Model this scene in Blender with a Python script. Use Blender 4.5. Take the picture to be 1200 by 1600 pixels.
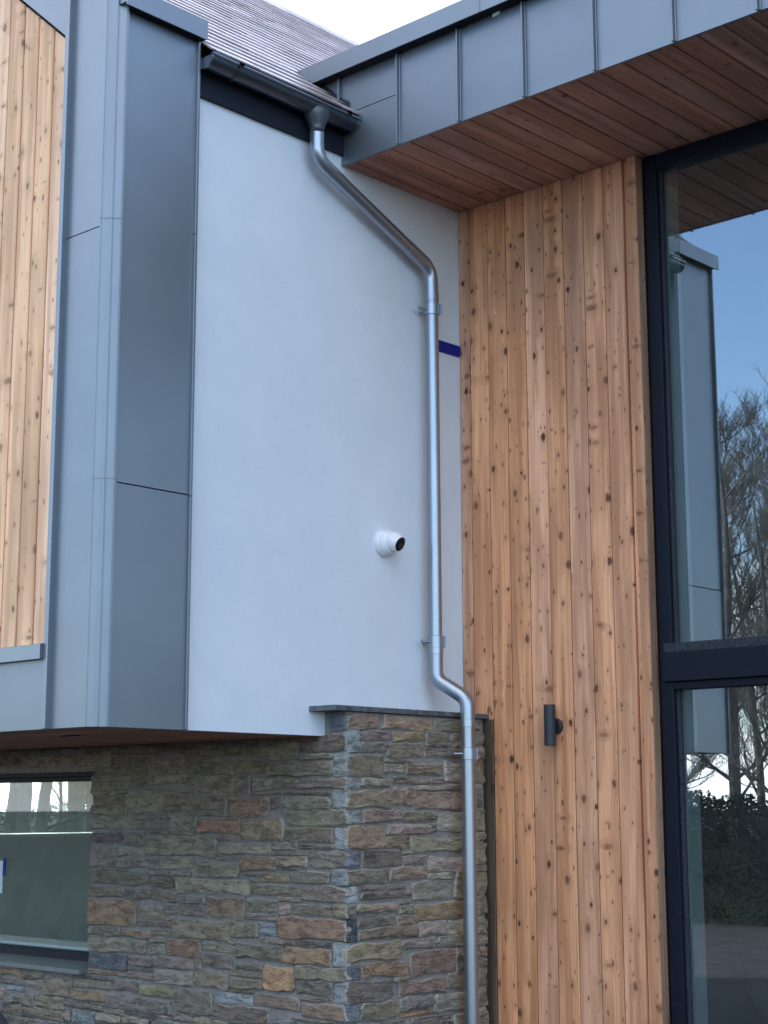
import bpy, bmesh, math, random
from mathutils import Vector, Matrix, Euler, noise
random.seed(7)
scene = bpy.context.scene
for o in list(bpy.data.objects): bpy.data.objects.remove(o)
COL = scene.collection
R = math.radians

# ------------------------------------------------------------------ camera
F_PX, YAW, PITCH, ROLL = 2529.2, R(42.697), R(10.3445), R(-0.125)
CAM = Vector((0, 0, 1.6))
fw = Vector((math.cos(PITCH)*math.cos(YAW), math.cos(PITCH)*math.sin(YAW), math.sin(PITCH)))
r0 = Vector((math.sin(YAW), -math.cos(YAW), 0)); u0 = r0.cross(fw)
rt = r0*math.cos(ROLL)+u0*math.sin(ROLL); up = u0*math.cos(ROLL)-r0*math.sin(ROLL)
cd = bpy.data.cameras.new('camera'); cam = bpy.data.objects.new('camera', cd); COL.objects.link(cam)
cd.sensor_fit = 'VERTICAL'; cd.sensor_height = 24; cd.lens = 24*F_PX/1600
cd.clip_start = 0.05; cd.clip_end = 3000
cam.matrix_world = Matrix(((rt.x, up.x, -fw.x, CAM.x), (rt.y, up.y, -fw.y, CAM.y), (rt.z, up.z, -fw.z, CAM.z), (0, 0, 0, 1)))
scene.camera = cam
scene.render.resolution_x = 768; scene.render.resolution_y = 1024

def on(x, y, ax, v):
    """photo pixel -> point on the axis-aligned plane of the wall it lies on"""
    d = fw*F_PX + rt*(x-600) - up*(y-800)
    return CAM + d*((v-CAM[ax])/d[ax])
def px(p):
    d = Vector(p)-CAM; z = d.dot(fw)
    return 600+F_PX*d.dot(rt)/z, 800-F_PX*d.dot(up)/z

# ------------------------------------------------------------------ sky and sun
SUN_AZ, SUN_EL = R(54), R(33)          # azimuth in the XY plane, from +X towards +Y: behind the house
world = bpy.data.worlds.new('World'); scene.world = world; world.use_nodes = True
wt = world.node_tree; wt.nodes.clear()
def wn(t, **k):
    n = wt.nodes.new(t)
    for a, b in k.items(): setattr(n, a, b)
    return n
sky = wn('ShaderNodeTexSky', sky_type='NISHITA', sun_disc=False)
sky.sun_elevation = SUN_EL; sky.sun_rotation = math.pi/2-SUN_AZ
sky.air_density = 1.0; sky.dust_density = 0.5; sky.ozone_density = 4.0
tc = wn('ShaderNodeTexCoord'); sep = wn('ShaderNodeSeparateXYZ'); wt.links.new(tc.outputs['Generated'], sep.inputs[0])
zz = wn('ShaderNodeMath', operation='MAXIMUM'); wt.links.new(sep.outputs[2], zz.inputs[0]); zz.inputs[1].default_value = 0.0
za = wn('ShaderNodeMath', operation='ADD'); wt.links.new(zz.outputs[0], za.inputs[0]); za.inputs[1].default_value = 0.22
dv = wn('ShaderNodeVectorMath', operation='DIVIDE'); cb = wn('ShaderNodeCombineXYZ')
for i in range(3): wt.links.new(za.outputs[0], cb.inputs[i])
wt.links.new(tc.outputs['Generated'], dv.inputs[0]); wt.links.new(cb.outputs[0], dv.inputs[1])
off = wn('ShaderNodeVectorMath', operation='ADD'); off.inputs[1].default_value = (7.7, 2.4, 0); wt.links.new(dv.outputs[0], off.inputs[0])
nz = wn('ShaderNodeTexNoise'); nz.inputs['Scale'].default_value = 0.9; nz.inputs['Detail'].default_value = 7; nz.inputs['Roughness'].default_value = 0.55
wt.links.new(off.outputs[0], nz.inputs['Vector'])
cr = wn('ShaderNodeValToRGB'); cr.color_ramp.elements[0].position = 0.44; cr.color_ramp.elements[1].position = 0.64
wt.links.new(nz.outputs['Fac'], cr.inputs[0])
# thin white cloud: brightened and desaturated sky light
lum = wn('ShaderNodeRGBToBW'); wt.links.new(sky.outputs[0], lum.inputs[0])
cm = wn('ShaderNodeMath', operation='MULTIPLY_ADD'); wt.links.new(lum.outputs[0], cm.inputs[0]); cm.inputs[1].default_value = 0.9; cm.inputs[2].default_value = 5.0
cc = wn('ShaderNodeMixRGB', blend_type='MULTIPLY'); cc.inputs[0].default_value = 1; cc.inputs[2].default_value = (0.93, 0.98, 1.06, 1)
wt.links.new(cm.outputs[0], cc.inputs[1])
mx = wn('ShaderNodeMixRGB'); wt.links.new(cr.outputs[0], mx.inputs[0]); wt.links.new(sky.outputs[0], mx.inputs[1]); wt.links.new(cc.outputs[0], mx.inputs[2])
bg = wn('ShaderNodeBackground'); bg.inputs[1].default_value = 0.10; wt.links.new(mx.outputs[0], bg.inputs[0])
wo = wn('ShaderNodeOutputWorld'); wt.links.new(bg.outputs[0], wo.inputs[0])

sd = bpy.data.lights.new('sun', 'SUN'); sd.energy = 2.0; sd.angle = R(0.5); sd.color = (1, 0.93, 0.84)
so = bpy.data.objects.new('sun', sd); COL.objects.link(so); so.location = (20, 30, 30)
sdir = Vector((math.cos(SUN_EL)*math.cos(SUN_AZ), math.cos(SUN_EL)*math.sin(SUN_AZ), math.sin(SUN_EL)))
so.rotation_euler = sdir.to_track_quat('Z', 'Y').to_euler()

vs = scene.view_settings
vs.view_transform = 'Standard'; vs.look = 'None'; vs.gamma = 1; vs.use_curve_mapping = False; vs.exposure = 2.02
scene.render.engine = 'CYCLES'
scene.cycles.max_bounces = 10; scene.cycles.transparent_max_bounces = 16; scene.cycles.glossy_bounces = 6

# ------------------------------------------------------------------ materials
def mat(name):
    m = bpy.data.materials.new(name); m.use_nodes = True; nt = m.node_tree
    b = nt.nodes['Principled BSDF']
    def N(t, **k):
        n = nt.nodes.new(t)
        for a, v in k.items():
            if a in n.inputs: n.inputs[a].default_value = v
            else: setattr(n, a, v)
        return n
    return m, nt, b, N, nt.links.new
def noise_node(N, L, vec, scale, detail=4, rough=.55, dist=0):
    n = N('ShaderNodeTexNoise'); n.inputs['Scale'].default_value = scale; n.inputs['Detail'].default_value = detail
    n.inputs['Roughness'].default_value = rough; n.inputs['Distortion'].default_value = dist
    if vec is not None: L(vec, n.inputs['Vector'])
    return n
def ramp(N, L, src, stops):
    n = N('ShaderNodeValToRGB'); el = n.color_ramp.elements
    while len(el) < len(stops): el.new(.5)
    for e, (p, c) in zip(el, stops):
        e.position = p; e.color = (c, c, c, 1) if not isinstance(c, tuple) else (*c, 1)
    L(src, n.inputs[0]); return n
def mixc(N, L, fac, a, b, mode='MIX'):
    n = N('ShaderNodeMixRGB', blend_type=mode)
    for i, v in ((0, fac), (1, a), (2, b)):
        if hasattr(v, 'is_output'): L(v, n.inputs[i])
        elif i == 0: n.inputs[0].default_value = v
        else: n.inputs[i].default_value = (*v, 1)
    return n.outputs[0]
def math_(N, L, op, a, b=None, c=None):
    n = N('ShaderNodeMath', operation=op)
    for i, v in enumerate((a, b, c)):
        if v is None: continue
        if hasattr(v, 'is_output'): L(v, n.inputs[i])
        else: n.inputs[i].default_value = v
    return n.outputs[0]
def bump(N, L, b, h, strength, dist=.01):
    n = N('ShaderNodeBump'); n.inputs['Strength'].default_value = strength; n.inputs['Distance'].default_value = dist
    L(h, n.inputs['Height']); L(n.outputs[0], b.inputs['Normal']); return n

def simple(name, col, rough=.5, metal=0, var=.15, vscale=6, bs=0, bscale=200, spec=.5):
    m, nt, b, N, L = mat(name); b.inputs['Specular IOR Level'].default_value = spec
    g = N('ShaderNodeNewGeometry'); n = noise_node(N, L, g.outputs['Position'], vscale, 5)
    lo = tuple(c*(1-var) for c in col); hi = tuple(min(1, c*(1+var)) for c in col)
    L(mixc(N, L, ramp(N, L, n.outputs[0], [(.3, 0.), (.7, 1.)]).outputs[0], lo, hi), b.inputs['Base Color'])
    b.inputs['Metallic'].default_value = metal
    L(math_(N, L, 'MULTIPLY_ADD', n.outputs[0], .2, rough-.1), b.inputs['Roughness'])
    if bs:
        n2 = noise_node(N, L, g.outputs['Position'], bscale, 3); bump(N, L, b, n2.outputs[0], bs, .004)
    return m

def wood(name, base, dark, warm, knots=1.0, stain=0.0):
    """softwood board: length along local Z, width along local X"""
    m, nt, b, N, L = mat(name)
    tc = N('ShaderNodeTexCoord'); oi = N('ShaderNodeObjectInfo')
    rnd = oi.outputs['Random']
    off = N('ShaderNodeCombineXYZ')
    for i, k in enumerate((31.7, 13.3, 57.1)): L(math_(N, L, 'MULTIPLY', rnd, k), off.inputs[i])
    add = N('ShaderNodeVectorMath', operation='ADD'); L(tc.outputs['Object'], add.inputs[0]); L(off.outputs[0], add.inputs[1])
    P = add.outputs[0]
    def sc(v):
        n = N('ShaderNodeVectorMath', operation='MULTIPLY'); L(P, n.inputs[0]); n.inputs[1].default_value = v; return n.outputs[0]
    # knots: two sizes
    def knot(cx, cz, thr, rad):
        v = N('ShaderNodeTexVoronoi'); v.voronoi_dimensions = '2D'; v.inputs['Scale'].default_value = 1; v.inputs['Randomness'].default_value = 1
        s = N('ShaderNodeSeparateXYZ'); L(sc((cx, 1, cz)), s.inputs[0])
        c = N('ShaderNodeCombineXYZ'); L(s.outputs[0], c.inputs[0]); L(s.outputs[2], c.inputs[1])
        L(c.outputs[0], v.inputs['Vector'])
        cs = N('ShaderNodeSeparateColor'); L(v.outputs['Color'], cs.inputs[0])
        on_ = math_(N, L, 'GREATER_THAN', cs.outputs[0], thr)
        rr = math_(N, L, 'MULTIPLY_ADD', math_(N, L, 'MULTIPLY', cs.outputs[1], cs.outputs[1]), rad*1.25, rad*.28)
        t = math_(N, L, 'DIVIDE', v.outputs['Distance'], rr)
        wob = noise_node(N, L, sc((60, 60, 50)), 1, 2)
        t = math_(N, L, 'ADD', t, math_(N, L, 'MULTIPLY_ADD', wob.outputs[0], .9, -.45))
        core = ramp(N, L, t, [(.55, 1.), (1.0, 0.)]).outputs[0]
        halo = ramp(N, L, math_(N, L, 'MULTIPLY', t, .25), [(.25, 1.), (.8, 0.)]).outputs[0]
        dk_ = math_(N, L, 'MULTIPLY_ADD', cs.outputs[2], .45, .55)
        return math_(N, L, 'MULTIPLY', math_(N, L, 'MULTIPLY', core, on_), dk_), math_(N, L, 'MULTIPLY', halo, on_)
    k1, h1 = knot(8.5, 5.5, 1-.62*knots, .125)
    k2, h2 = knot(16, 8.0, 1-.60*knots, .12)
    k3, h3 = knot(5, 11, 1-.17*knots, .17)            # spike knots lying across the board
    k1 = math_(N, L, 'MAXIMUM', k1, math_(N, L, 'MULTIPLY', k3, .7)); h1 = math_(N, L, 'MAXIMUM', h1, h3)
    kk = math_(N, L, 'MAXIMUM', k1, math_(N, L, 'MULTIPLY', k2, .85)); hh = math_(N, L, 'MAXIMUM', h1, math_(N, L, 'MULTIPLY', h2, .5))
    # grain: stretched noise bent round the knots
    s = N('ShaderNodeSeparateXYZ'); L(P, s.inputs[0])
    bend = noise_node(N, L, sc((6, 6, .9)), 1, 2)
    gx = math_(N, L, 'ADD', s.outputs[0], math_(N, L, 'ADD', math_(N, L, 'MULTIPLY', bend.outputs[0], .05), math_(N, L, 'MULTIPLY', hh, .012)))
    gv = N('ShaderNodeCombineXYZ'); L(math_(N, L, 'MULTIPLY', gx, 95), gv.inputs[0]); L(math_(N, L, 'MULTIPLY', s.outputs[1], 40), gv.inputs[1]); L(math_(N, L, 'MULTIPLY', s.outputs[2], 1.3), gv.inputs[2])
    g = noise_node(N, L, gv.outputs[0], 1, 5, .6)
    gv2 = N('ShaderNodeCombineXYZ'); L(math_(N, L, 'MULTIPLY', gx, 14), gv2.inputs[0]); L(math_(N, L, 'MULTIPLY', s.outputs[2], .7), gv2.inputs[2])
    g2 = noise_node(N, L, gv2.outputs[0], 1, 3, .5)
    col = mixc(N, L, ramp(N, L, g.outputs[0], [(.35, 0.), (.66, 1.)]).outputs[0], warm, base)
    col = mixc(N, L, math_(N, L, 'MULTIPLY', ramp(N, L, g2.outputs[0], [(.40, 1.), (.56, 0.)]).outputs[0], .75), col, tuple(c*.66 for c in warm))
    # board to board tone
    tone = math_(N, L, 'MULTIPLY_ADD', rnd, .28, .84)
    col = mixc(N, L, 1.0, col, (1, 1, 1), 'MULTIPLY')
    hsv = N('ShaderNodeHueSaturation'); L(col, hsv.inputs['Color']); L(tone, hsv.inputs['Value'])
    r2 = math_(N, L, 'FRACT', math_(N, L, 'MULTIPLY', rnd, 7.31))
    L(math_(N, L, 'MULTIPLY_ADD', r2, .16, .92), hsv.inputs['Saturation']); L(math_(N, L, 'MULTIPLY_ADD', r2, .002, .495), hsv.inputs['Hue'])
    col = hsv.outputs[0]
    # large soft weather marks
    wth = noise_node(N, L, sc((2.5, 2.5, .8)), 1, 4)
    col = mixc(N, L, math_(N, L, 'MULTIPLY', ramp(N, L, wth.outputs[0], [(.46, 0.), (.68, 1.)]).outputs[0], .7+stain), col, tuple(c*.6 for c in warm))
    col = mixc(N, L, math_(N, L, 'MULTIPLY', hh, .38), col, tuple(c*.62 for c in warm))
    col = mixc(N, L, kk, col, dark)
    L(col, b.inputs['Base Color']); b.inputs['Roughness'].default_value = .62; b.inputs['Specular IOR Level'].default_value = .3
    hgt = math_(N, L, 'SUBTRACT', g.outputs[0], math_(N, L, 'MULTIPLY', kk, .5))
    bump(N, L, b, hgt, .25, .002)
    return m

M = {}
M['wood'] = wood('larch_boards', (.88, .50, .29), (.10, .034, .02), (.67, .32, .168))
M['wood_pale'] = wood('pale_larch_boards', (.96, .67, .415), (.20, .09, .05), (.85, .51, .295), .8)
M['groove'] = simple('red_groove_shade', (.42, .13, .09), .8)  # reddish bounced light between the boards, put into the base colour
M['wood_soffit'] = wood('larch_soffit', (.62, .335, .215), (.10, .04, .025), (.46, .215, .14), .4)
M['wood_edge'] = wood('stained_edge_board', (.165, .13, .09), (.05, .04, .03), (.10, .075, .055), .5)
M['wood_jamb'] = wood('greyed_jamb', (.40, .28, .20), (.11, .06, .03), (.30, .19, .13), .8)
M['membrane'] = simple('batten_backing', (.06, .03, .022), .9)

def zinc(name, col, rough, metal, oil=.10):
    m, nt, b, N, L = mat(name)
    g = N('ShaderNodeNewGeometry'); n = noise_node(N, L, g.outputs['Position'], 3, 6)
    oi = N('ShaderNodeObjectInfo')
    c = mixc(N, L, n.outputs[0], tuple(x*.9 for x in col), tuple(x*1.1 for x in col))
    hsv = N('ShaderNodeHueSaturation'); L(c, hsv.inputs['Color']); L(math_(N, L, 'MULTIPLY_ADD', oi.outputs['Random'], .10, .95), hsv.inputs['Value'])
    L(hsv.outputs[0], b.inputs['Base Color']); b.inputs['Metallic'].default_value = metal
    n3 = noise_node(N, L, g.outputs['Position'], 40, 4)
    L(math_(N, L, 'MULTIPLY_ADD', n3.outputs[0], .12, rough-.06), b.inputs['Roughness'])
    n2 = noise_node(N, L, g.outputs['Position'], 2.2, 2)     # oil-canning
    if oil: bump(N, L, b, n2.outputs[0], oil, .02)
    return m
M['zinc'] = zinc('patinated_zinc', (.225, .258, .295), .40, .72)
M['zinc_dark'] = simple('dark_eaves_board', (.012, .017, .028), .6, 0, .2, 4, spec=.2)
M['galv'] = zinc('galvanised_steel', (.37, .415, .47), .34, .9, .03)
M['gutter'] = zinc('gutter_steel', (.20, .24, .29), .34, .85)
M['frame'] = simple('anthracite_frame', (.005, .009, .019), .5, 0, .2, 30, spec=.22)
M['dusty'] = simple('dusty_rail', (.018, .024, .036), .75, 0, .8, 60)
M['slate'] = None
M['mortar'] = simple('lime_mortar', (.25, .232, .215), .95, 0, .22, 25, .9, 130)
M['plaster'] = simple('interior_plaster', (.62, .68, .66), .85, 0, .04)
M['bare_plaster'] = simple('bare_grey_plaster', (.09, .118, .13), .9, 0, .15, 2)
M['floor'] = simple('interior_floor', (.26, .24, .22), .8)
M['white_plastic'] = simple('white_plastic', (.78, .80, .82), .4, 0, .03)
M['black'] = simple('black_plastic', (.010, .012, .016), .6, spec=.2)
M['lamp_black'] = simple('lamp_powder_coat', (.020, .026, .036), .5)
M['blue'] = simple('blue_strip', (.005, .012, .24), .5, spec=.25)
M['lens'] = simple('lens_glass', (.012, .01, .016), .08)
M['ground'] = simple('asphalt_ground', (.045, .047, .05), .95, 0, .3, 3, .5, 40, spec=.03)
M['bark'] = simple('grey_bark', (.085, .078, .068), .95, 0, .35, 8, .6, 30)
M['hedge'] = simple('dark_hedge', (.020, .024, .014), .95, 0, .4, 3, spec=.1)
M['navy'] = simple('navy_plastic', (.012, .02, .045), .3)
M['lead'] = simple('lead_flashing', (.05, .055, .065), .5, .2)
M['sill'] = simple('sill_metal', (.17, .19, .185), .45)
M['pale'] = simple('pale_tag', (.62, .74, .76), .5)

# white render: fine float texture
m, nt, b, N, L = mat('white_render')
g = N('ShaderNodeNewGeometry'); n1 = noise_node(N, L, g.outputs['Position'], 2.2, 8, .65); n2 = noise_node(N, L, g.outputs['Position'], 150, 4, .6); n3 = noise_node(N, L, g.outputs['Position'], 28, 6, .7)
L(mixc(N, L, ramp(N, L, n1.outputs[0], [(.3, 0.), (.7, 1.)]).outputs[0], (.655, .725, .80), (.72, .78, .845)), b.inputs['Base Color'])
b.inputs['Roughness'].default_value = .9; b.inputs['Specular IOR Level'].default_value = .2
hh = math_(N, L, 'ADD', math_(N, L, 'MULTIPLY', n2.outputs[0], .5), ramp(N, L, n3.outputs[0], [(.55, 0.), (.8, 1.)]).outputs[0])
bump(N, L, b, hh, .45, .005); M['render'] = m

# roof slate
m, nt, b, N, L = mat('roof_slate')
g = N('ShaderNodeNewGeometry'); oi = N('ShaderNodeObjectInfo'); n1 = noise_node(N, L, g.outputs['Position'], 30, 5)
c = mixc(N, L, n1.outputs[0], (.36, .305, .32), (.52, .445, .465))
hsv = N('ShaderNodeHueSaturation'); L(c, hsv.inputs['Color']); L(math_(N, L, 'MULTIPLY_ADD', oi.outputs['Random'], .6, .65), hsv.inputs['Value'])
L(hsv.outputs[0], b.inputs['Base Color']); b.inputs['Roughness'].default_value = .34; b.inputs['Specular IOR Level'].default_value = .5
bump(N, L, b, n1.outputs[0], .2, .003); M['slate'] = m
M['ledge'] = simple('ledge_slate', (.085, .10, .115), .55, 0, .7, 14)

# walling stone: tint per stone from the object colour, mortar smear along the edges
m, nt, b, N, L = mat('walling_stone')
tcn = N('ShaderNodeTexCoord'); oi = N('ShaderNodeObjectInfo')
off = N('ShaderNodeCombineXYZ'); L(math_(N, L, 'MULTIPLY', oi.outputs['Random'], 37.), off.inputs[0]); L(math_(N, L, 'MULTIPLY', oi.outputs['Random'], 91.), off.inputs[2])
ad = N('ShaderNodeVectorMath', operation='ADD'); L(tcn.outputs['Object'], ad.inputs[0]); L(off.outputs[0], ad.inputs[1])
st = N('ShaderNodeVectorMath', operation='MULTIPLY'); L(ad.outputs[0], st.inputs[0]); st.inputs[1].default_value = (1, 1, 3.4)
n1 = noise_node(N, L, st.outputs[0], 9, 9, .74, .6); n2 = noise_node(N, L, st.outputs[0], 42, 8, .8); n3 = noise_node(N, L, ad.outputs[0], 5, 3)
base = oi.outputs['Color']
dk = mixc(N, L, 1., base, (.40, .38, .37), 'MULTIPLY')
lt = mixc(N, L, .5, base, (.52, .49, .45))
c = mixc(N, L, ramp(N, L, n1.outputs[0], [(.41, 0.), (.58, 1.)]).outputs[0], dk, base)
c = mixc(N, L, math_(N, L, 'MULTIPLY', ramp(N, L, n2.outputs[0], [(.51, 0.), (.62, 1.)]).outputs[0], .85), c, lt)
c = mixc(N, L, math_(N, L, 'MULTIPLY', ramp(N, L, n3.outputs[0], [(.55, 0.), (.7, 1.)]).outputs[0], .3), c, (.30, .20, .11))
at = N('ShaderNodeAttribute'); at.attribute_name = 'rim'
rim = math_(N, L, 'MULTIPLY', at.outputs['Fac'], math_(N, L, 'MULTIPLY_ADD', n2.outputs[0], 1.6, -.15))
c = mixc(N, L, ramp(N, L, rim, [(.34, 0.), (.70, .85)]).outputs[0], c, (.52, .50, .46))
L(c, b.inputs['Base Color']); b.inputs['Roughness'].default_value = .85; b.inputs['Specular IOR Level'].default_value = .3
bump(N, L, b, math_(N, L, 'ADD', n1.outputs[0], math_(N, L, 'MULTIPLY', n2.outputs[0], .7)), 1.0, .016)
M['stone'] = m

def glass(name, tint, r0_, dirt=0):
    m = bpy.data.materials.new(name); m.use_nodes = True; nt = m.node_tree; nt.nodes.clear()
    N = nt.nodes.new; L = nt.links.new
    lw = N('ShaderNodeLayerWeight'); lw.inputs['Blend'].default_value = .5
    p = N('ShaderNodeMath'); p.operation = 'POWER'; L(lw.outputs['Facing'], p.inputs[0]); p.inputs[1].default_value = 5
    q = N('ShaderNodeMath'); q.operation = 'MULTIPLY_ADD'; L(p.outputs[0], q.inputs[0]); q.inputs[1].default_value = 1-r0_; q.inputs[2].default_value = r0_
    tr = N('ShaderNodeBsdfTransparent'); tr.inputs[0].default_value = (*tint, 1)
    gl = N('ShaderNodeBsdfGlossy'); gl.inputs['Roughness'].default_value = .0
    mxs = N('ShaderNodeMixShader'); L(q.outputs[0], mxs.inputs[0]); L(tr.outputs[0], mxs.inputs[1]); L(gl.outputs[0], mxs.inputs[2])
    last = mxs
    if dirt:
        df = N('ShaderNodeBsdfDiffuse'); df.inputs[0].default_value = (.55, .6, .55, 1)
        geo = N('ShaderNodeNewGeometry'); nn = N('ShaderNodeTexNoise'); nn.inputs['Scale'].default_value = 7; nn.inputs['Detail'].default_value = 6; L(geo.outputs['Position'], nn.inputs['Vector'])
        mu = N('ShaderNodeMath'); mu.operation = 'MULTIPLY'; L(nn.outputs[0], mu.inputs[0]); mu.inputs[1].default_value = dirt
        m2 = N('ShaderNodeMixShader'); L(mu.outputs[0], m2.inputs[0]); L(mxs.outputs[0], m2.inputs[1]); L(df.outputs[0], m2.inputs[2]); last = m2
    o = N('ShaderNodeOutputMaterial'); L(last.outputs[0], o.inputs[0]); return m
M['glass'] = glass('tall_glazing', (.86, .95, .97), .33, .03)
M['glass2'] = glass('small_glazing', (.92, .97, .95), .05, .12)

# ------------------------------------------------------------------ builders
def link(o, parent=None):
    COL.objects.link(o)
    if parent is not None:
        o.parent = parent; o.matrix_parent_inverse = parent.matrix_basis.inverted()
    return o
def tag(o, label, cat, group=None):
    o['label'] = label; o['category'] = cat
    if group: o['group'] = group
    return o
def thing(name, loc, label, cat, group=None):
    o = bpy.data.objects.new(name, None); o.location = loc; o.empty_display_size = .1; COL.objects.link(o)
    o.matrix_basis = Matrix.Translation(loc)
    return tag(o, label, cat, group)
def from_bm(name, bm, m, parent=None, smooth=False, center=True):
    if center and len(bm.verts):
        lo = Vector((min(v.co[i] for v in bm.verts) for i in range(3))); hi = Vector((max(v.co[i] for v in bm.verts) for i in range(3)))
        c = (lo+hi)/2
        for v in bm.verts: v.co -= c
    else: c = Vector()
    me = bpy.data.meshes.new(name); bm.normal_update(); bm.to_mesh(me); bm.free()
    if m: me.materials.append(M[m] if isinstance(m, str) else m)
    if smooth: me.polygons.foreach_set('use_smooth', [True]*len(me.polygons))
    o = bpy.data.objects.new(name, me); o.matrix_basis = Matrix.Translation(c)
    return link(o, parent)
def add_box(bm, lo, hi, bev=0):
    vs_ = [bm.verts.new((x, y, z)) for x in (lo[0], hi[0]) for y in (lo[1], hi[1]) for z in (lo[2], hi[2])]
    fs = [bm.faces.new([vs_[i] for i in q]) for q in ((0, 1, 3, 2), (4, 6, 7, 5), (0, 4, 5, 1), (2, 3, 7, 6), (0, 2, 6, 4), (1, 5, 7, 3))]
    if bev:
        es = list({e for f in fs for e in f.edges}); bmesh.ops.bevel(bm, geom=es, offset=bev, segments=2, affect='EDGES', profile=.5)
def box(name, lo, hi, m, parent=None, bev=0):
    bm = bmesh.new(); add_box(bm, lo, hi, bev); return from_bm(name, bm, m, parent)
def add_prism(bm, pts, d):
    """pts: closed polygon of 3D points, extruded by vector d"""
    d = Vector(d); a = [bm.verts.new(p) for p in pts]; b_ = [bm.verts.new(Vector(p)+d) for p in pts]; n = len(pts)
    bm.faces.new(a[::-1]); bm.faces.new(b_)
    for i in range(n): bm.faces.new((a[i], a[(i+1) % n], b_[(i+1) % n], b_[i]))
    bmesh.ops.recalc_face_normals(bm, faces=bm.faces)
def prism(name, pts, d, m, parent=None):
    bm = bmesh.new(); add_prism(bm, pts, d); return from_bm(name, bm, m, parent)
def fillet(pts, rad, n=7):
    out = [Vector(pts[0])]
    for i in range(1, len(pts)-1):
        a, p, c = Vector(pts[i-1]), Vector(pts[i]), Vector(pts[i+1])
        u, v = (a-p).normalized(), (c-p).normalized(); ang = u.angle(v); t = min(rad/math.tan(ang/2), (a-p).length*.49, (c-p).length*.49)
        s, e = p+u*t, p+v*t
        for k in range(n+1):
            w = k/n; out.append((1-w)**2*s+2*w*(1-w)*p+w*w*e)
    out.append(Vector(pts[-1])); return out
def add_tube(bm, path, rad, seg=20, caps=True):
    path = [Vector(p) for p in path]; n = len(path)
    rads = rad if isinstance(rad, (list, tuple)) else [rad]*n
    t0 = (path[1]-path[0]).normalized(); ref = Vector((1, 0, 0)) if abs(t0.x) < .8 else Vector((0, 1, 0))
    nrm = (ref-t0*ref.dot(t0)).normalized(); rings = []
    for i in range(n):
        t = (path[min(i+1, n-1)]-path[max(i-1, 0)]).normalized()
        nrm = (nrm-t*nrm.dot(t)).normalized(); bn = t.cross(nrm)
        rings.append([bm.verts.new(path[i]+(nrm*math.cos(2*math.pi*k/seg)+bn*math.sin(2*math.pi*k/seg))*rads[i]) for k in range(seg)])
    for a, b_ in zip(rings, rings[1:]):
        for k in range(seg): bm.faces.new((a[k], a[(k+1) % seg], b_[(k+1) % seg], b_[k]))
    if caps: bm.faces.new(rings[0][::-1]); bm.faces.new(rings[-1])
def tube(name, path, rad, m, parent=None, seg=20, smooth=True, caps=True):
    bm = bmesh.new(); add_tube(bm, path, rad, seg, caps); o = from_bm(name, bm, m, parent, smooth)
    if smooth and caps: sharp(o)
    return o
def sharp(o, ang=40):
    me = o.data; bm = bmesh.new(); bm.from_mesh(me)
    for e in bm.edges:
        if len(e.link_faces) == 2 and e.calc_face_angle(0) > R(ang): e.smooth = False
    bm.to_mesh(me); bm.free()
def lathe(name, origin, axis, prof, m, parent=None, seg=32):
    """prof: (distance along axis, radius)"""
    ax = Vector(axis).normalized(); ref = Vector((0, 0, 1)) if abs(ax.z) < .8 else Vector((1, 0, 0))
    n_ = (ref-ax*ref.dot(ax)).normalized(); b_ = ax.cross(n_); bm = bmesh.new(); rings = []
    for d, r_ in prof:
        c = Vector(origin)+ax*d
        rings.append([bm.verts.new(c)] if r_ < 1e-6 else [bm.verts.new(c+(n_*math.cos(2*math.pi*k/seg)+b_*math.sin(2*math.pi*k/seg))*r_) for k in range(seg)])
    for a, c in zip(rings, rings[1:]):
        for k in range(seg):
            k2 = (k+1) % seg
            if len(a) == 1 and len(c) > 1: bm.faces.new((a[0], c[k2], c[k]))
            elif len(c) == 1 and len(a) > 1: bm.faces.new((a[k], a[k2], c[0]))
            elif len(a) > 1: bm.faces.new((a[k], a[k2], c[k2], c[k]))
    bmesh.ops.recalc_face_normals(bm, faces=bm.faces)
    o = from_bm(name, bm, m, parent, True); sharp(o, 35); return o
def frame_matrix(loc, out, along):
    out = Vector(out); along = Vector(along); ac = out.cross(along)
    return Matrix(((ac.x, out.x, along.x, loc[0]), (ac.y, out.y, along.y, loc[1]), (ac.z, out.z, along.z, loc[2]), (0, 0, 0, 1)))
BOARD = {}
def board_mesh(w, l0, l1, t=.021, gap=.005, ch=.004, mid=True, top=0.0):
    """profiled board: x across, y out of the wall, z along; top = rake of the upper end (rise across the width)"""
    key = (round(w, 4), round(l0, 4), round(l1, 4), t, gap, mid, round(top, 4))
    if key in BOARD: return BOARD[key]
    h = w/2-gap/2
    pr = [(-h, -t), (-h, -ch), (-h+ch, 0)]
    if mid: pr += [(-.0035, -.0006), (0, -.0026), (.0035, -.0018)]
    pr += [(h-ch, -.0012 if mid else 0), (h, -ch), (h, -t)]
    bm = bmesh.new()
    a = [bm.verts.new((x, y, l0)) for x, y in pr]; b_ = [bm.verts.new((x, y, l1+top*x)) for x, y in pr]; n = len(pr)
    for i in range(n): bm.faces.new((a[i], a[(i+1) % n], b_[(i+1) % n], b_[i]))
    bm.faces.new(a[::-1]); bm.faces.new(b_); bmesh.ops.recalc_face_normals(bm, faces=bm.faces)
    me = bpy.data.meshes.new('board'); bm.normal_update(); bm.to_mesh(me); bm.free(); BOARD[key] = me; return me
def board(name, mesh, m, mtx, parent):
    if not mesh.materials: mesh.materials.append(M[m])
    o = bpy.data.objects.new(name, mesh); o.matrix_basis = mtx; return link(o, parent)
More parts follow.
